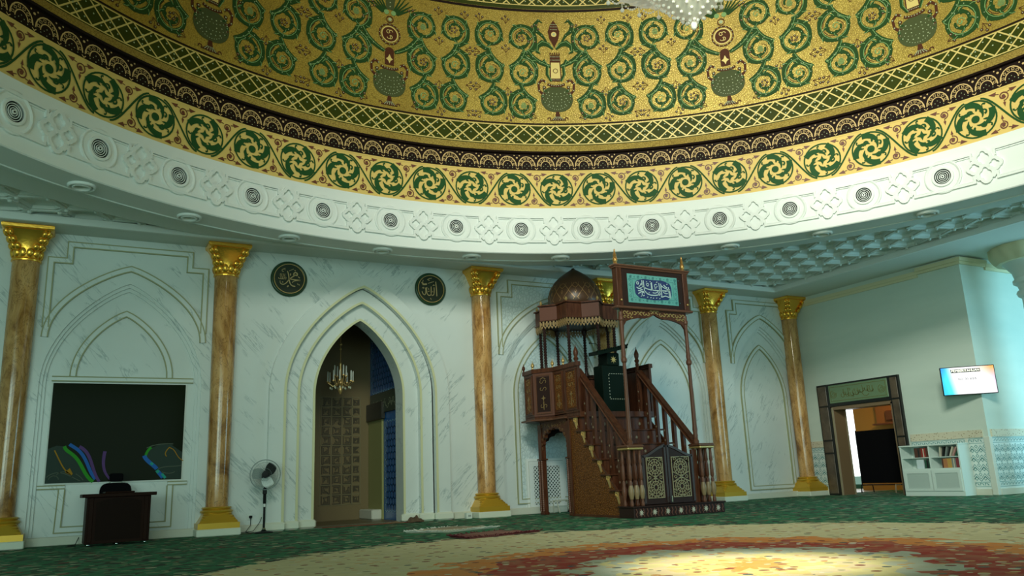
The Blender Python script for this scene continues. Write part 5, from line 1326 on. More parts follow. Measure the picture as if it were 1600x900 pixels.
for i in range(19):
    x = 8.30+i*0.072; cv.stroke(SY(11.19), arc(x, 3.45 if abs(x-8.945) > 0.12 else 3.485, 0.028, i*75, i*75+270, 7), 0.011, 0.008)
    if x < 8.5 or x > 9.4: cv.stroke(SY(11.19), arc(x, 3.38, 0.022, i*40, i*40+270, 7), 0.010, 0.008)
cv.obj('bracket_carving', M_gtrim, mn, smooth=0)
MB().box(8.10, 9.80, 11.12, 11.30, 3.515, 3.56, 0.012).obj('sign_sill', M_woodm, mn, smooth=0)
sb = MB().box(8.17, 9.72, 11.16, 11.26, 3.56, 4.24).obj('sign_board', M_woodd, mn, smooth=0)
MB().box(8.15, 8.26, 11.14, 11.28, 3.56, 4.27, 0.008).obj('sign_stile', M_wood, mn, smooth=0)
MB().box(9.63, 9.74, 11.14, 11.28, 3.56, 4.27, 0.008).obj('sign_stile', M_wood, mn, smooth=0)
MB().box(8.10, 9.79, 11.11, 11.31, 4.27, 4.31, 0.015).box(8.12, 9.77, 11.13, 11.29, 4.24, 4.275, 0.01).obj('sign_cornice', M_woodm, mn, smooth=0)
for X_ in (8.19, 9.70):
    MB().lathe([(0.04, 4.31), (0.042, 4.33), (0.03, 4.35), (0.044, 4.38), (0.042, 4.42), (0.025, 4.46), (0.034, 4.48), (0.02, 4.52), (0.012, 4.56), (0.014, 4.58), (0.003, 4.60)], X_, 11.21, 14).obj('gilt_finial', mat('finial_gilt', (0.55, 0.30, 0.09), 0.3, 0.7), mn)
    MB().ball((X_+(0.02 if X_ < 9 else -0.02), 11.125, 3.66), 0.02).obj('stud', M_gtrim, mn)
M_tq = mat('turquoise_tile', (0.13, 0.42, 0.40), 0.25)
Ss = SY(11.155)
MB().fill(Ss, [(8.385, 3.635), (9.50, 3.635), (9.50, 4.155), (8.385, 4.155)], 0.0, -0.01).obj('sign_tiles', M_tq, mn, smooth=0)
fl_ = MB(); 
for i in range(7):
    for z in (3.685, 4.105):
        x = 8.46+i*0.165
        fl_.stroke(Ss, arc(x, z, 0.022, 0, 330, 8), 0.008, 0.004, sides=False); fl_.disc(Ss, (x, z), 0.010, 0.004, n=6); fl_.disc(Ss, (x+0.08, z), 0.010, 0.004, n=6)
for i in range(4):
    for x in (8.435, 9.45):
        z = 3.75+i*0.10; fl_.stroke(Ss, arc(x, z, 0.020, 60, 400, 8), 0.008, 0.004, sides=False); fl_.disc(Ss, (x+0.02, z+0.05), 0.009, 0.004, n=6)
fl_.stroke(Ss, [(8.49, 3.725), (9.40, 3.725), (9.40, 4.065), (8.49, 4.065)], 0.006, 0.003, closed=True, sides=False)
fl_.obj('tile_flowers', mat('tile_darkteal', (0.02, 0.15, 0.17), 0.3), mn, smooth=0)
car = []
for i in range(40):
    a = 2*pi*i/40; c_, s_ = cos(a), sin(a)
    car.append((8.945+0.41*(abs(c_)**0.55)*(1 if c_ > 0 else -1), 3.895+0.185*(abs(s_)**0.6)*(1 if s_ > 0 else -1)+0.006*cos(10*a)))
MB().fill(Ss, car, 0.006, 0.0).obj('cartouche', mat('tile_navy', (0.006, 0.03, 0.15), 0.25), mn, smooth=0)
wr = MB(); H = 0.010
def W_(pts, w=0.016): wr.stroke(Ss, pts, w, H, 0.005)
W_(bez([(8.68, 3.99), (8.72, 3.88), (8.90, 3.87), (9.30, 3.90)]), 0.018)
W_(bez([(9.12, 3.99), (9.20, 3.92), (9.30, 3.93), (9.32, 3.90)]), 0.016)
for x, z0_, z1_ in ((8.70, 3.92, 4.05), (8.735, 3.86, 4.05), (8.90, 3.90, 4.02), (8.915, 3.88, 4.03), (9.08, 3.86, 4.03), (9.12, 3.79, 4.02), (9.29, 3.78, 3.97), (9.315, 3.76, 3.93)): W_([(x-0.005, z1_), (x, (z0_+z1_)/2), (x+0.003, z0_)], 0.016)
W_(bez([(8.62, 3.93), (8.66, 3.95), (8.68, 4.0)]), 0.014); W_(bez([(8.57, 3.92), (8.62, 3.88), (8.66, 3.90), (8.68, 3.92)]), 0.018)
W_(bez([(8.60, 3.86), (8.63, 3.84), (8.66, 3.88), (8.70, 3.88)]), 0.018); W_(bez([(8.60, 3.80), (8.66, 3.84), (8.68, 3.85), (8.73, 3.84)]), 0.018)
W_(arc(8.71, 3.80, 0.030, 30, 330, 8), 0.014); W_(bez([(8.76, 3.86), (8.76, 3.79), (8.90, 3.77), (9.06, 3.80), (9.10, 3.83)]), 0.018)
W_(arc(9.07, 3.825, 0.025, 0, 300, 8), 0.014); W_(bez([(9.10, 3.78), (9.16, 3.76), (9.18, 3.82), (9.22, 3.80), (9.30, 3.77)]), 0.018)
W_(arc(8.82, 3.98, 0.025, 0, 330, 8), 0.014); W_(arc(9.00, 3.97, 0.03, 40, 360, 8), 0.013); W_(arc(8.995, 3.93, 0.018, 0, 300, 6), 0.011); W_(bez([(8.92, 3.84), (9.0, 3.82), (9.05, 3.88)]), 0.014)
W_(bez([(9.18, 4.00), (9.22, 3.97), (9.25, 3.95)]), 0.02); W_(arc(8.60, 3.995, 0.024, 0, 360, 8), 0.014); W_(bez([(9.16, 3.87), (9.20, 3.83), (9.26, 3.85)]), 0.014)
for x, z in ((8.78, 3.83), (8.84, 3.83), (8.80, 3.75), (8.87, 3.745), (8.93, 3.74), (9.00, 3.745), (9.07, 3.74), (8.80, 4.03), (8.88, 4.04), (9.03, 4.04), (9.22, 3.88), (9.26, 4.02), (8.66, 3.76)): W_([(x-0.012, z-0.004), (x+0.012, z+0.006)], 0.012)
wr.obj('inscription', mat('tile_white', (0.52, 0.68, 0.70), 0.3), mn, smooth=0)
# the pair of low doors with gilt lattice
for dname, xa, xb, hi in (('l', 8.41, 8.925, 1), ('r', 8.945, 9.50, 0)):
    Yd = 11.17; Sd_ = SY(Yd); w_ = xb-xa
    def topz(q): s__ = q if hi else 1-q; return 1.00+0.17*(s__**2)*(3-2*s__) if True else 0
    P = [(xa, 0.20)]+[(xb, 0.20)]+[(xb-w_*i/10, topz(1-i/10)) for i in range(11)]
    o = MB().fill(Sd_, P, 0.0, -0.04).obj('door_leaf', M_woodd, mn, smooth=0)
    MB().stroke(Sd_, [(xb-0.012-(w_-0.024)*i/10, topz(1-i/10)-0.02) for i in range(11)], 0.04, 0.015).stroke(Sd_, [(xa+0.02, 0.22), (xa+0.02, topz(0)-0.01)], 0.04, 0.015).stroke(Sd_, [(xb-0.02, 0.22), (xb-0.02, topz(1)-0.01)], 0.04, 0.015).obj('door_frame', mat('door_plum', (0.055, 0.036, 0.036), 0.35), o, smooth=0)
    lt = MB(); x0, x1, z0_, z1_ = xa+0.09, xb-0.09, 0.30, 0.96
    lt.stroke(Sd_, [(x0, z0_), (x1, z0_), (x1, z1_), (x0, z1_)], 0.012, 0.012, closed=True)
    xm = (x0+x1)/2
    for zc in (z0_+0.17, z1_-0.17):
        lt.stroke(Sd_, arc(xm, zc, 0.045, 0, 360, 12)[:-1], 0.012, 0.012, closed=True)
        lt.stroke(Sd_, arc(xm, zc, 0.14, 0, 360, 20)[:-1], 0.011, 0.012, closed=True)
        lt.stroke(Sd_, arc(xm, zc, 0.10, 0, 360, 12)[:-1], 0.009, 0.011, closed=True)
        for q in range(12): lt.stroke(Sd_, [(xm+0.045*cos(q*pi/6), zc+0.045*sin(q*pi/6)), (xm+0.155*cos(q*pi/6), zc+0.155*sin(q*pi/6))], 0.009, 0.012)
    for sx in (-1, 1):
        for z in (z0_, (z0_+z1_)/2, z1_):
            lt.stroke(Sd_, [(xm, z), (xm+sx*(x1-x0)/2, z+0.09 if z < z1_ else z-0.09)], 0.010, 0.012); lt.stroke(Sd_, [(xm, z), (xm+sx*(x1-x0)/2, z-0.09 if z > z0_ else z+0.14)], 0.010, 0.012)
            lt.stroke(Sd_, arc(xm+sx*0.12, min(max(z, z0_+0.03), z1_-0.03), 0.025, 0, 360, 8)[:-1], 0.008, 0.012, closed=True)
    lt.obj('gilt_lattice', mat('lattice_brass', (0.42, 0.34, 0.19), 0.4, 0.3), o, smooth=0)
MB().box(9.50, 9.62, 11.18, 11.22, 0.19, 1.08).obj('door_jamb', M_wood, mn, smooth=0); MB().box(8.34, 8.41, 11.18, 11.22, 0.19, 1.02).obj('door_jamb', M_wood, mn, smooth=0)
MB().tube([(8.955, 11.12, 0.22), (8.955, 11.12, 0.32)], 0.012).obj('door_bolt', M_chrome, mn)
# backrest cloth box at the stair head: reading stand draped in green-black with nailheads
rs = thing('reading_stand', 'dark green reading stand with pale nailheads and a gold star on the pulpit', 'lectern', (9.05, 12.78, 1.86))
M_rs = mat('stand_green', (0.006, 0.014, 0.010), 0.5, spec=0.05)
MB().box(8.74, 9.32, 12.62, 12.92, 1.862, 2.74, 0.01).obj('cabinet', M_rs, rs, smooth=0)
Sr = SY(12.62); nl = MB()
for i in range(7):
    for z in (2.10, 2.58): nl.stroke(Sr, [(8.90+i*0.052-0.012, z), (8.90+i*0.052+0.012, z)], 0.014, 0.008)
for i in range(8):
    for x in (8.88, 9.225): nl.stroke(Sr, [(x, 2.13+i*0.06-0.012), (x, 2.13+i*0.06+0.012)], 0.014, 0.008)
nl.obj('nailheads', mat('nail_pearl', (0.34, 0.36, 0.28), 0.4), rs, smooth=0)
MB().box(8.86, 9.14, 12.60, 12.90, 2.74, 2.98, 0.01).obj('neck', M_rs, rs, smooth=0)
tb = MB(); P = [(8.58, 12.42), (9.22, 12.42), (9.32, 12.96), (8.68, 12.96)]
tb.loft([[(8.55, 12.46, 2.90), (9.22, 12.42, 3.05), (9.32, 12.90, 3.10), (8.68, 12.96, 2.95)], [(8.55, 12.46, 2.97), (9.22, 12.42, 3.12), (9.32, 12.90, 3.17), (8.68, 12.96, 3.02)]])
tb.obj('book_rest', M_rs, rs, smooth=0)
zz = MB()
for i in range(14):
    q = i/13; zz.ball((8.55+0.67*q, 12.46-0.04*q, 2.97+0.15*q), 0.020, n=6, m=4)
zz.obj('rest_edging', M_rs, rs)
sr_ = MB(); star(sr_, SY(12.60), 9.0, 2.85, 0.075, 0.008, 0.0, 8, 0.35); sr_.obj('gold_star', mat('star_gold', (0.55, 0.42, 0.15), 0.4), rs, smooth=0)
mc_ = thing('microphone', 'thin black microphone arm above the reading stand', 'microphone', (8.62, 12.7, 3.0))
MB().tube([(8.78, 12.72, 3.02), (8.72, 12.72, 3.16), (8.58, 12.72, 3.17)], 0.007, 6).obj('gooseneck', M_blackp, mc_)
MB().ball((8.56, 12.72, 3.17), 0.022, 0.014, 0.014).obj('microphone_head', M_blackp, mc_)

# small lattice doors low in the wall, seen through the pulpit arch
gr_ = thing('vent_grille', 'white framed vent grille low in the wall seen through the pulpit arch', 'vent grille', (8.6, WY+0.1, 0.1))
Sb = SY(WY+0.135)
MB().fill(Sb, [(8.20, 0.10), (9.05, 0.10), (9.05, 1.05), (8.20, 1.05)], 0.03, 0.0).obj('backing', mat('grille_dark', (0.03, 0.05, 0.045), 0.6), gr_, smooth=0)
mb = MB().stroke(Sb, [(8.26, 0.12), (8.98, 0.12), (8.98, 0.98), (8.26, 0.98)], 0.10, 0.06, closed=True).stroke(Sb, [(8.18, 0.08), (9.06, 0.08), (9.06, 1.06), (8.18, 1.06)], 0.05, 0.04, closed=True)
mb.obj('frame', M_plaster, gr_, smooth=0)
lt = MB()
for i in range(-9, 10):
    for sg in (1, -1):
        x = 8.62+i*0.075; pts = []
        z0_, z1_ = 0.16, 0.94
        a = (x-sg*0.39, z0_); b = (x+sg*0.39, z1_)
        # clip to the frame opening
        def cl(a, b):
            (xa, za), (xb, zb) = a, b; t0, t1 = 0.0, 1.0; dx = xb-xa
            for lim, s_ in ((8.30, 1), (8.94, -1)):
                if abs(dx) > 1e-9:
                    tt = (lim-xa)/dx
                    if (dx > 0) == (s_ > 0): t0 = max(t0, tt)
                    else: t1 = min(t1, tt)
            return None if t0 >= t1 else ((xa+dx*t0, za+(zb-za)*t0), (xa+dx*t1, za+(zb-za)*t1))
        r_ = cl(a, b)
        if r_: lt.stroke(Sb, list(r_), 0.016, 0.045+0.002*sg, 0.03)
lt.obj('lattice', M_plaster, gr_, smooth=0)
stool = thing('folding_stool', 'pale folding stool frame standing behind the pulpit arch', 'stool', (8.75, 14.35, 0))
MB().tube([(8.60, 14.42, 0.005), (8.56, 14.38, 0.20)], 0.012).tube([(8.94, 14.42, 0.02), (8.90, 14.38, 0.24)], 0.014).tube([(8.54, 14.36, 0.24), (8.98, 14.36, 0.25)], 0.012).tube([(8.56, 14.24, 0.24), (8.96, 14.24, 0.25)], 0.012).tube([(8.60, 14.2, 0.005), (8.56, 14.24, 0.24)], 0.012).tube([(8.94, 14.2, 0.02), (8.92, 14.24, 0.24)], 0.012).obj('frame', mat('stool_cream', (0.55, 0.56, 0.45), 0.5), stool)
MB().box(8.925, 8.955, 14.40, 14.44, 0.0, 0.10).obj('foot_cap', M_blackp, stool, smooth=0)

# ------------------------------------------------------------------ desk, chair behind it, fan, sockets
dk = thing('desk', 'dark brown wooden desk on small castors in front of the dark glass panel', 'desk', (0.64, 13.86, 0), radians(3))
dk['_abs'] = 1
MB().box(-0.43, 0.43, -0.22, 0.22, 0.035, 0.69, 0.004).obj('body', M_desk, dk, smooth=0)
MB().box(-0.50, 0.50, -0.28, 0.26, 0.69, 0.74, 0.006).obj('desk_top', M_desk, dk, smooth=0)
MB().fill(lambda u_, v_, h: (u_, -0.22-h, v_), [(-0.30, 0.08), (0.30, 0.08), (0.30, 0.62), (0.18, 0.655), (0, 0.67), (-0.18, 0.655), (-0.30, 0.62)], 0.012, 0.0).obj('front_panel', mat('desk_panel', (0.014, 0.007, 0.005), 0.45, spec=0.04), dk, smooth=0)
for x in (-0.37, 0.37): MB().box(x-0.03, x+0.03, -0.235, -0.21, 0.05, 0.69, 0.006).obj('corner_stile', M_desk, dk, smooth=0)
MB().add([], []).box(-0.20, 0.20, -0.24, 0.20, 0.74, 0.765, 0.01).obj('raised_edge', M_desk, dk, smooth=0)
for x in (-0.38, 0.0, 0.38):
    for y in (-0.18, 0.18): MB().ball((x, y, 0.02), 0.02, 0.015, 0.02).box(x-0.008, x+0.008, y-0.008, y+0.008, 0.02, 0.04).obj('castor', M_chrome, dk)
del dk['_abs']
oc = thing('office_chair', 'black chair with a headrest standing behind the brown desk', 'chair', (0.62, 14.34, 0)); oc['_abs'] = 1
def rbox(w, h, d, z, y, bulge=0.0, n=24, e=0.35):
    rg = []
    for yy, k_ in ((-d/2, 0.85), (-d*0.3, 0.98), (0, 1), (d*0.3, 0.98), (d/2, 0.85)):
        rg.append([((w/2*k_)*(abs(cos(a))**e)*(1 if cos(a) > 0 else -1), y+yy+bulge*cos(a)**2, z+(h/2*k_)*(abs(sin(a))**e)*(1 if sin(a) > 0 else -1)) for a in [2*pi*i/n+0.01 for i in range(n)]])
    return MB().loft(rg)
rbox(0.46, 0.50, 0.07, 0.65, 0.10, -0.04, e=0.45).obj('backrest', M_black, oc)
rbox(0.20, 0.13, 0.06, 0.98, 0.10, -0.02, e=0.4).obj('headrest', M_black, oc)
MB().tube([(-0.12, 0.12, 0.82), (-0.09, 0.13, 0.90), (-0.06, 0.11, 0.97)], 0.012).tube([(0.12, 0.12, 0.82), (0.09, 0.13, 0.90), (0.06, 0.11, 0.97)], 0.012).obj('headrest_bracket', mat('chair_grey', (0.35, 0.38, 0.34), 0.4), oc)
rb = MB(); rb.loft([[(0.22*(abs(cos(a))**0.4)*(1 if cos(a) > 0 else -1)*k_, -0.08+0.19*(abs(sin(a))**0.4)*(1 if sin(a) > 0 else -1)*k_, z) for a in [2*pi*i/24+0.01 for i in range(24)]] for z, k_ in ((0.40, 0.9), (0.43, 1), (0.47, 1), (0.49, 0.92))]); rb.obj('seat', M_black, oc)
lg = MB().tube([(0, -0.05, 0.42), (0, -0.05, 0.08)], 0.025)
for q in range(5):
    a = 2*pi*q/5+0.3; lg.tube([(0, -0.05, 0.09), (0.21*cos(a), -0.05+0.15*sin(a), 0.055)], [0.022, 0.014], 6); lg.ball((0.21*cos(a), -0.05+0.15*sin(a), 0.03), 0.026)
lg.obj('base', M_blackp, oc)
MB().tube([(0.0, 0.08, 0.42), (0.0, 0.14, 0.5), (0, 0.14, 0.75)], 0.018).obj('back_support', M_blackp, oc)
del oc['_abs']

fn = thing('standing_fan', 'black pedestal fan with metal guard beside the left jamb of the mihrab', 'fan', (2.86, 14.18, 0), radians(-12)); fn['_abs'] = 1
MB().lathe([(0.155, 0.0), (0.155, 0.012), (0.14, 0.022), (0.05, 0.035), (0.035, 0.05), (0.03, 0.055)], n=32).obj('base', M_blackp, fn)
MB().lathe([(0.028, 0.05), (0.03, 0.07), (0.022, 0.085)], n=16).obj('chrome_collar', M_chrome, fn)
MB().tube([(0, 0, 0.05), (0, 0, 0.42)], 0.018, 12).obj('lower_pole', M_blackp, fn)
MB().tube([(0, 0, 0.42), (0, 0, 0.47)], 0.021, 12).obj('height_clamp', mat('clamp_white', (0.6, 0.63, 0.6), 0.3), fn)
MB().tube([(0, 0, 0.47), (0, 0, 0.70)], 0.026, 12).box(-0.035, 0.035, -0.035, 0.03, 0.62, 0.72, 0.01).obj('upper_pole', M_blackp, fn)
fz = 0.94
MB().loft([[(rr_*cos(a), y, fz+rr_*sin(a)) for a in [2*pi*i/20 for i in range(20)]] for rr_, y in ((0.02, 0.16), (0.06, 0.15), (0.075, 0.08), (0.07, 0.0), (0.05, -0.01))]).box(-0.02, 0.02, 0.0, 0.06, 0.70, 0.90).obj('motor_housing', M_blackp, fn)
def ycirc(rr_, y, rad, n=48): return MB().tube([(rr_*cos(2*pi*i/n), y, fz+rr_*sin(2*pi*i/n)) for i in range(n+1)], rad, 5)
gd = MB()
for rr_, y in ((0.245, -0.07), (0.236, -0.085), (0.20, -0.12), (0.10, -0.14), (0.245, -0.05)):
    gd.tube([(rr_*cos(2*pi*i/48), y, fz+rr_*sin(2*pi*i/48)) for i in range(49)], 0.005 if rr_ > 0.24 else 0.0022, 5)
for i in range(60):
    a = 2*pi*i/60
    for s_ in (1, -1):
        gd.tube([(0.04*cos(a), -0.07-0.075*s_ if s_ > 0 else 0.01, fz+0.04*sin(a)), (0.17*cos(a+0.12), -0.135 if s_ > 0 else 0.0, fz+0.17*sin(a+0.12)), (0.245*cos(a+0.2), -0.07, fz+0.245*sin(a+0.2))], 0.0009, 4)
gd.obj('guard', mat('guard_steel', (0.10, 0.13, 0.12), 0.35, 0.5), fn)
M_blade = mat('blade_grey', (0.34, 0.40, 0.38), 0.25)
for q, mm in ((38, M_blackp), (160, M_blade), (278, mat('blade_bright', (0.75, 0.85, 0.82), 0.25))):
    bl = MB(); a0 = radians(q); pts = []
    for i in range(9):
        t_ = i/8; rr_ = 0.04+0.17*t_; w_ = 0.04+0.15*sin(pi*min(1, t_*0.62+0.12))
        row = []
        for j in range(5):
            s_ = (j-2)/4; ang_ = a0+s_*w_/max(rr_, 0.08)+0.25*t_
            row.append((rr_*cos(ang_), -0.06+0.045*s_, fz+rr_*sin(ang_)))
        pts.append(row)
    vs = [p for r_ in pts for p in r_]+[(p[0], p[1]+0.003, p[2]) for r_ in pts for p in r_]
    fsx = [(i*5+j, i*5+j+1, (i+1)*5+j+1, (i+1)*5+j) for i in range(8) for j in range(4)]
    bl.add(vs, fsx+[tuple(x+45 for x in f_) for f_ in fsx]); bl.obj('blade', mm, fn, smooth=60)
MB().loft([[(rr_*cos(a), y, fz+rr_*sin(a)) for a in [2*pi*i/20 for i in range(20)]] for rr_, y in ((0.045, -0.03), (0.045, -0.09), (0.02, -0.10))]).obj('hub', M_blackp, fn)
MB().loft([[(rr_*cos(a), y, fz+rr_*sin(a)) for a in [2*pi*i/20 for i in range(20)]] for rr_, y in ((0.055, -0.145), (0.055, -0.155), (0.03, -0.158))]).obj('guard_badge', M_blackp, fn)
del fn['_abs']
sk = thing('wall_socket', 'white double wall socket low on the wall beside the fan', 'socket', (2.74, WY, 0.25))
MB().box(2.66, 2.75, WY-0.012, WY, 0.21, 0.30, 0.004).box(2.86, 2.95, WY-0.012, WY, 0.21, 0.30, 0.004).obj('face_plate', mat('socket_white', (0.62, 0.68, 0.62), 0.4), sk, smooth=0)
MB().box(2.69, 2.74, WY-0.055, WY-0.012, 0.235, 0.28, 0.008).obj('plug', M_blackp, sk, smooth=0)
tag(MB().tube([(2.715, WY-0.05, 0.24), (2.71, WY-0.07, 0.12), (2.62, WY-0.14, 0.02), (2.68, WY-0.25, 0.008), (2.84, 14.24, 0.012)], 0.006, 6).obj('power_cable', M_blackp), 'thin black cable running from the wall socket to the fan', 'cable')
tag(MB().tube([(2.90, WY-0.014, 0.24), (2.86, WY-0.06, 0.16), (2.75, WY-0.12, 0.03), (2.5, WY-0.08, 0.01)], 0.005, 6).obj('power_cable', M_blackp), 'second black cable drooping from the right socket behind the fan pole', 'cable')
tag(MB().tube([(0.12, 13.95, 0.008), (0.02, 14.15, 0.006), (0.12, 14.4, 0.006), (0.16, WY-0.03, 0.10)], 0.006, 6).obj('power_cable', M_blackp), 'thin dark cable on the floor at the left of the desk', 'cable')
jb_ = thing('junction_box', 'small white box on the floor between the mihrab and the next column', 'box', (6.70, 14.42, 0))
MB().box(6.64, 6.76, 14.37, 14.47, 0.0, 0.11, 0.006).obj('casing', MATS['socket_white'], jb_, smooth=0); MB().box(6.67, 6.73, 14.362, 14.37, 0.04, 0.07, 0.002).obj('label_plate', mat('plate_grey', (0.3, 0.34, 0.30), 0.5), jb_, smooth=0)
# crumpled cloths and rope by the right jamb of the mihrab
for lab, (cx_, cy_, w_, d_, h_), cc_, sd in (('crumpled dark brown cloth lying against the right jamb of the mihrab', (5.62, 14.42, 0.17, 0.14, 0.13), (0.10, 0.065, 0.035), 3), ('flat tan cloth lying on the floor in the mihrab opening', (5.25, 14.55, 0.24, 0.18, 0.035), (0.22, 0.15, 0.08), 8)):
    rr = random.Random(sd); n_ = 18; mb = MB(); vs = []
    for j in range(n_+1):
        for i in range(n_+1):
            a, b = i/n_*2-1, j/n_*2-1; e = max(0, 1-(a*a+b*b)*0.8)
            vs.append((cx_+a*w_*(1+0.15*sin(5*b)), cy_+b*d_*(1+0.2*cos(4*a)), 0.004+h_*e*(0.6+0.4*sin(7*a+3*b)*cos(5*b-2*a)+rr.uniform(-0.08, 0.08))))
    mb.add(vs, [(j*(n_+1)+i, j*(n_+1)+i+1, (j+1)*(n_+1)+i+1, (j+1)*(n_+1)+i) for j in range(n_) for i in range(n_)])
    tag(mb.obj('cloth', mat('cloth_'+str(sd), cc_, 0.9), smooth=60), lab, 'cloth')
tag(MB().tube([(3.9+0.08*i, 14.42+0.02*sin(i*1.3), 0.008) for i in range(24)], 0.008, 6).obj('rope', mat('rope_red', (0.18, 0.05, 0.03), 0.8)), 'thin reddish rope lying along the edge of the carpet at the mihrab', 'rope')

# ------------------------------------------------------------------ prayer rugs
def rug(label, P, base, mid, fr, seed):
    t_ = thing('prayer_rug', label, 'rug', (sum(p[0] for p in P)/4, sum(p[1] for p in P)/4, 0))
    A, B, C_, D_ = [Vector(p) for p in P]
    rr = random.Random(seed)
    def Q(u_, v_): return (A*(1-u_)+B*u_)*(1-v_)+(D_*(1-u_)+C_*u_)*v_
    n_ = 16; mb = MB(); vs = []
    for j in range(n_+1):
        for i in range(n_+1):
            p = Q(i/n_, j/n_); vs.append((p.x, p.y, 0.022+0.010*sin(i*0.9+seed)*sin(j*0.7)))
    mb.add(vs+[(v[0], v[1], 0.001) for v in vs], [(j*(n_+1)+i, j*(n_+1)+i+1, (j+1)*(n_+1)+i+1, (j+1)*(n_+1)+i) for j in range(n_) for i in range(n_)])
    m = (n_+1)**2; edge = [i for i in range(n_+1)]+[(j)*(n_+1)+n_ for j in range(1, n_+1)]+[n_*(n_+1)+i for i in range(n_-1, -1, -1)]+[j*(n_+1) for j in range(n_-1, 0, -1)]
    mb.add([], []); k_ = len(edge); mb.f += [(edge[i], edge[(i+1) % k_], edge[(i+1) % k_]+m, edge[i]+m) for i in range(k_)]
    mb.obj('pile', mat('rug_'+base[0], base[1], 0.95), t_, smooth=60)
    MB().fill(lambda u_, v_, h: (*Q(u_, v_).xy, h), [(0.16, 0.2), (0.84, 0.2), (0.84, 0.8), (0.16, 0.8)], 0.036, 0.02).obj('field', mat('rug_'+mid[0], mid[1], 0.95), t_, smooth=0)
    f_ = MB()
    for e0, e1 in (((0, 0), (0, 1)), ((1, 0), (1, 1)), ((0, 0), (1, 0))):
        for i in range(36):
            s_ = (i+0.5)/36; u_, v_ = e0[0]+(e1[0]-e0[0])*s_, e0[1]+(e1[1]-e0[1])*s_
            p = Q(u_, v_); o = (Q(u_, v_)-Q(0.5, 0.5)).normalized()*0.055
            if e0[1] != e1[1] or True: f_.tube([(p.x, p.y, 0.018), (p.x+o.x+rr.uniform(-0.012, 0.012), p.y+o.y, 0.028+rr.uniform(-0.01, 0.015))], 0.006, 4)
    f_.obj('fringe', mat('fringe_'+fr[0], fr[1], 0.9), t_, kind='stuff') if False else f_.obj('fringe', mat('fringe_'+fr[0], fr[1], 0.9), t_)
    return t_
rug('cream fringed prayer rug lying on the green carpet before the mihrab', [(4.38, 11.62, 0), (4.82, 11.05, 0), (5.72, 11.30, 0), (5.35, 11.95, 0)], ('cream', (0.50, 0.50, 0.40)), ('tan', (0.33, 0.27, 0.17)), ('white', (0.62, 0.64, 0.56)), 2)
rug('dark red fringed prayer rug lying nearer than the cream one', [(4.40, 10.05, 0), (4.45, 9.55, 0), (5.60, 9.80, 0), (5.30, 10.35, 0)], ('red', (0.17, 0.055, 0.045)), ('rose', (0.24, 0.11, 0.08)), ('maroon', (0.09, 0.008, 0.014)), 5)

# ------------------------------------------------------------------ bookcase with books
BX0, BX1, BY0, BY1, BH = 15.84, 16.20, 10.45, 11.80, 1.05
M_bc = mat('bookcase_white', (0.62, 0.74, 0.69), 0.4)
bc = thing('bookcase', 'low white bookcase with two open shelves above louvred doors', 'bookcase', (16.02, 11.12, 0)); 
mb = MB().box(BX0, BX1, BY0, BY0+0.03, 0, BH-0.03).box(BX0, BX1, BY1-0.03, BY1, 0, BH-0.03).box(BX0-0.015, BX1, BY0-0.01, BY1+0.01, BH-0.03, BH, 0.004).box(BX1-0.02, BX1-0.001, BY0+0.03, BY1-0.03, 0, BH-0.03)
mb.box(BX0+0.002, BX1-0.02, BY0+0.03, BY1-0.03, 0.0, 0.10).box(BX0+0.002, BX1-0.02, BY0+0.03, BY1-0.03, 0.52, 0.56).box(BX0+0.002, BX1-0.02, 11.105, 11.135, 0.56, BH-0.03)
mb.obj('carcass', M_bc, bc, smooth=0)
MB().box(BX0+0.02, BX1-0.02, BY0+0.03, 11.105, 0.775, 0.79).obj('shelf', M_bc, bc, smooth=0); MB().box(BX0+0.02, BX1-0.02, 11.135, BY1-0.03, 0.775, 0.79).obj('shelf', M_bc, bc, smooth=0)
for y0, y1 in ((BY0+0.03, 11.11), (11.13, BY1-0.03)):
    d_ = MB().stroke(SX(BX0), [(y0+0.03, 0.13), (y1-0.03, 0.13), (y1-0.03, 0.49), (y0+0.03, 0.49)], 0.06, 0.018, closed=True)
    for i in range(14):
        z = 0.165+i*0.0225; d_.add([(BX0-0.012, y0+0.05, z), (BX0-0.012, y1-0.05, z), (BX0+0.012, y1-0.05, z+0.022), (BX0+0.012, y0+0.05, z+0.022)], [(0, 1, 2, 3)])
    d_.box(BX0+0.012, BX0+0.014, y0, y1, 0.10, 0.52)
    d_.obj('louvred_door', M_bc, bc, smooth=0)
bcols = {'red': (0.30, 0.03, 0.025), 'brown': (0.09, 0.035, 0.02), 'cream': (0.55, 0.52, 0.40), 'ochre': (0.50, 0.30, 0.07), 'orange': (0.42, 0.18, 0.07), 'green': (0.02, 0.09, 0.05), 'black': (0.012, 0.015, 0.014), 'white': (0.60, 0.72, 0.74), 'maroon': (0.22, 0.04, 0.05), 'grey': (0.20, 0.24, 0.22), 'pink': (0.45, 0.25, 0.22)}
def book(y, z, th_, h, dpt, colr, lab, lean=0.0, grp=None, x0=None):
    t_ = thing('book', lab, 'book', ((x0 or BX0+0.06), y, z), 0, grp); t_['_abs'] = 1
    M_ = Matrix.Rotation(lean, 3, 'X')
    mb = MB().box(0, dpt, -th_/2, th_/2, 0, h, 0.002); mb.v = [tuple(M_ @ Vector(v)) for v in mb.v]; mb.obj('cover', mat('book_'+colr, bcols[colr], 0.5), t_, smooth=0)
    mb = MB().box(0.004, dpt+0.002, -th_/2+0.004, th_/2-0.004, 0.004, h+0.0015); mb.v = [tuple(M_ @ Vector(v)) for v in mb.v]; mb.obj('pages', mat('book_pages', (0.55, 0.55, 0.45), 0.8), t_, smooth=0)
    del t_['_abs']
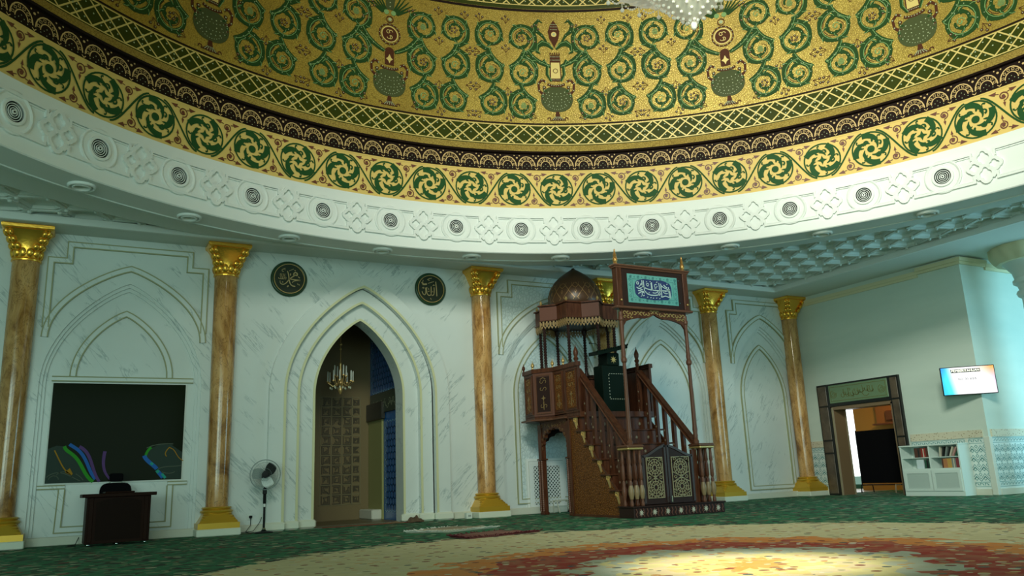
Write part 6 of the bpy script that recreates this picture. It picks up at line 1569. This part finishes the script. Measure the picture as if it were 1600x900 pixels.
# upper left compartment: dark books laid with red edges, one cream spine
y = 11.50
for i, cc_ in enumerate(('brown', 'brown', 'black', 'brown', 'red', 'cream', 'red', 'brown', 'brown')):
    th_ = 0.038 if cc_ != 'cream' else 0.022
    book(y-th_/2, 0.79, th_, 0.20-0.01*(i % 3), 0.17, cc_, ('%s book on the upper left shelf of the bookcase, %s from the left' % (cc_, ordn[i])), 0, 'books on the upper left shelf'); y -= th_+0.002
# lower left: white folder and green book
book(11.40, 0.56, 0.16, 0.185, 0.20, 'white', 'thick white box file on the lower left shelf of the bookcase')
for i, cc_ in enumerate(('green', 'black', 'green')): book(11.275-i*0.045, 0.56, 0.04, 0.18-0.01*i, 0.17, cc_, '%s book beside the white box file, %s from it' % (cc_, ordn[i]), 0, 'books on the lower left shelf')
# upper right: leaning books
for i, (y, cc_, ln) in enumerate(((10.92, 'cream', 0.10), (10.86, 'black', 0.2), (10.80, 'grey', 0.30), (10.74, 'black', 0.38), (10.70, 'cream', 0.42), (10.64, 'pink', 0.5), (10.58, 'green', 0.55))):
    book(y, 0.795, 0.03, 0.205, 0.17, cc_, '%s book leaning on the upper right shelf of the bookcase, %s from the left' % (cc_, ordn[i]), ln, 'leaning books on the upper right shelf')
y = 10.90
for i, (cc_, th_) in enumerate((('brown', 0.03), ('orange', 0.055), ('orange', 0.03), ('ochre', 0.06), ('ochre', 0.03), ('grey', 0.03), ('cream', 0.02), ('grey', 0.03), ('maroon', 0.07))):
    book(y-th_/2, 0.56, th_, 0.195-0.01*(i % 2), 0.17, cc_, '%s book standing on the lower right shelf of the bookcase, %s from the left' % (cc_, ordn[i]), 0, 'books on the lower right shelf'); y -= th_+0.003

# ------------------------------------------------------------------ television on the pier
tvx, tvy, tvz = 16.0, 10.1, 2.28
tvo = thing('television', 'flat television showing a bright notice on an arm at the pier corner', 'television', (tvx, tvy, tvz))
tvo['_abs'] = 1
TA = radians(-45)
tvo.rotation_euler = (0, 0, TA)
MB().box(-0.50, 0.50, -0.03, 0.02, -0.288, 0.288, 0.006).obj('housing', M_blackp, tvo, smooth=0)
M_scr = mat('tv_screen', (0.02, 0.02, 0.02), 0.3)
t = NT(M_scr); tc = t.n('ShaderNodeTexCoord').outputs['Generated']; sx_ = t.n('ShaderNodeSeparateXYZ'); t.l(tc, sx_.inputs[0])
u_ = sx_.outputs[0]; v_ = sx_.outputs[2]
cl_ = t.ramp(t.math('ADD', u_, t.math('MULTIPLY', t.math('SUBTRACT', 0.5, v_), -0.10)), [(0.0, (0.01, 0.60, 0.95)), (0.12, (0.05, 0.85, 1.0)), (0.26, (1, 1, 1)), (0.86, (1, 1, 1)), (1.0, (0.80, 0.62, 0.80))])
cl2 = t.mix(t.ramp(t.math('ADD', u_, v_), [(1.55, G3(0)), (1.9, G3(1))] if False else [(0.80, G3(0)), (0.98, G3(1))]), cl_, cl_)
cor = t.math('MULTIPLY', t.ramp(u_, [(0.62, G3(0)), (0.95, G3(1))]), t.ramp(v_, [(0.55, G3(0)), (0.95, G3(1))]))
cl3 = t.mix(cor, cl_, (1.0, 0.45, 0.10))
cor2 = t.math('MULTIPLY', t.ramp(u_, [(0.0, G3(1)), (0.2, G3(0))]), t.ramp(v_, [(0.55, G3(0)), (0.95, G3(1))]))
cl4 = t.mix(cor2, cl3, (0.01, 0.28, 0.90))
t.l(cl4, t.b.inputs['Emission Color']); t.b.inputs['Emission Strength'].default_value = 0.85
MB().box(-0.485, 0.485, -0.034, -0.03, -0.273, 0.273).obj('screen', M_scr, tvo, smooth=0)
MB().box(-0.305, 0.235, -0.037, -0.034, 0.165, 0.235).obj('title_bar', mat('title_black', (0.01, 0.01, 0.012), 0.4), tvo, smooth=0)
def text(s, size, loc, m_, parent, rot=(pi/2, 0, 0), name='lettering', ext=0.001, width=1.0):
    cu = bpy.data.curves.new(name, 'FONT'); cu.body = s; cu.size = size; cu.align_x = 'CENTER'; cu.align_y = 'CENTER'; cu.extrude = ext; cu.space_character = width
    o = bpy.data.objects.new(name, cu); COL.objects.link(o)
    bpy.context.view_layer.update()
    me = bpy.data.meshes.new_from_object(o.evaluated_get(bpy.context.evaluated_depsgraph_get())); bpy.data.objects.remove(o)
    o = bpy.data.objects.new(name, me); COL.objects.link(o); me.materials.clear(); me.materials.append(m_)
    o.parent = parent; o.location = loc; o.rotation_euler = rot
    return o
M_tw = mat('title_white', (0.9, 0.9, 0.7), 0.5, emit=(1, 0.98, 0.75), es=1.1)
M_tk = mat('text_black', (0.02, 0.02, 0.02), 0.5)
text('PEMBERITAHUAN', 0.066, (-0.035, -0.0385, 0.20), M_tw, tvo)
text('NO. 30: 8.8.8.', 0.062, (-0.02, -0.0362, 0.03), M_tk, tvo)
MB().box(-0.08, 0.08, 0.02, 0.07, -0.1, 0.1, 0.005).tube([(0.0, 0.06, 0.0), (0.18, 0.075, 0), (0.205, 0.10, 0)], 0.015, 8).obj('wall_arm', M_blackp, tvo, smooth=30)
del tvo['_abs']

# narrow lettered strip on the last bay, seen edge on
ls = tag(MB().stroke(SY(WY), [(15.80+0.05*(i % 2), 1.15+i*0.05) for i in range(28)], 0.018, 0.012).stroke(SY(WY), [(15.78, 1.10), (15.92, 1.10)], 0.02, 0.012).obj('carved_strip', mat('strip_dark', (0.10, 0.13, 0.09), 0.5), smooth=0), 'thin vertical carved strip on the wall beside the corner column', 'wall ornament')

# ------------------------------------------------------------------ coloured window light patches on the pier dado
spot('window_patch_amber', (18.6, 6.2, 1.6), (16.62, 10.03, 0.85), 150, (1.0, 0.62, 0.22), 8, 0.6, 0.02)
spot('window_patch_cyan', (19.2, 6.2, 1.8), (17.1, 10.03, 0.7), 90, (0.20, 0.70, 1.0), 16, 0.7, 0.02)
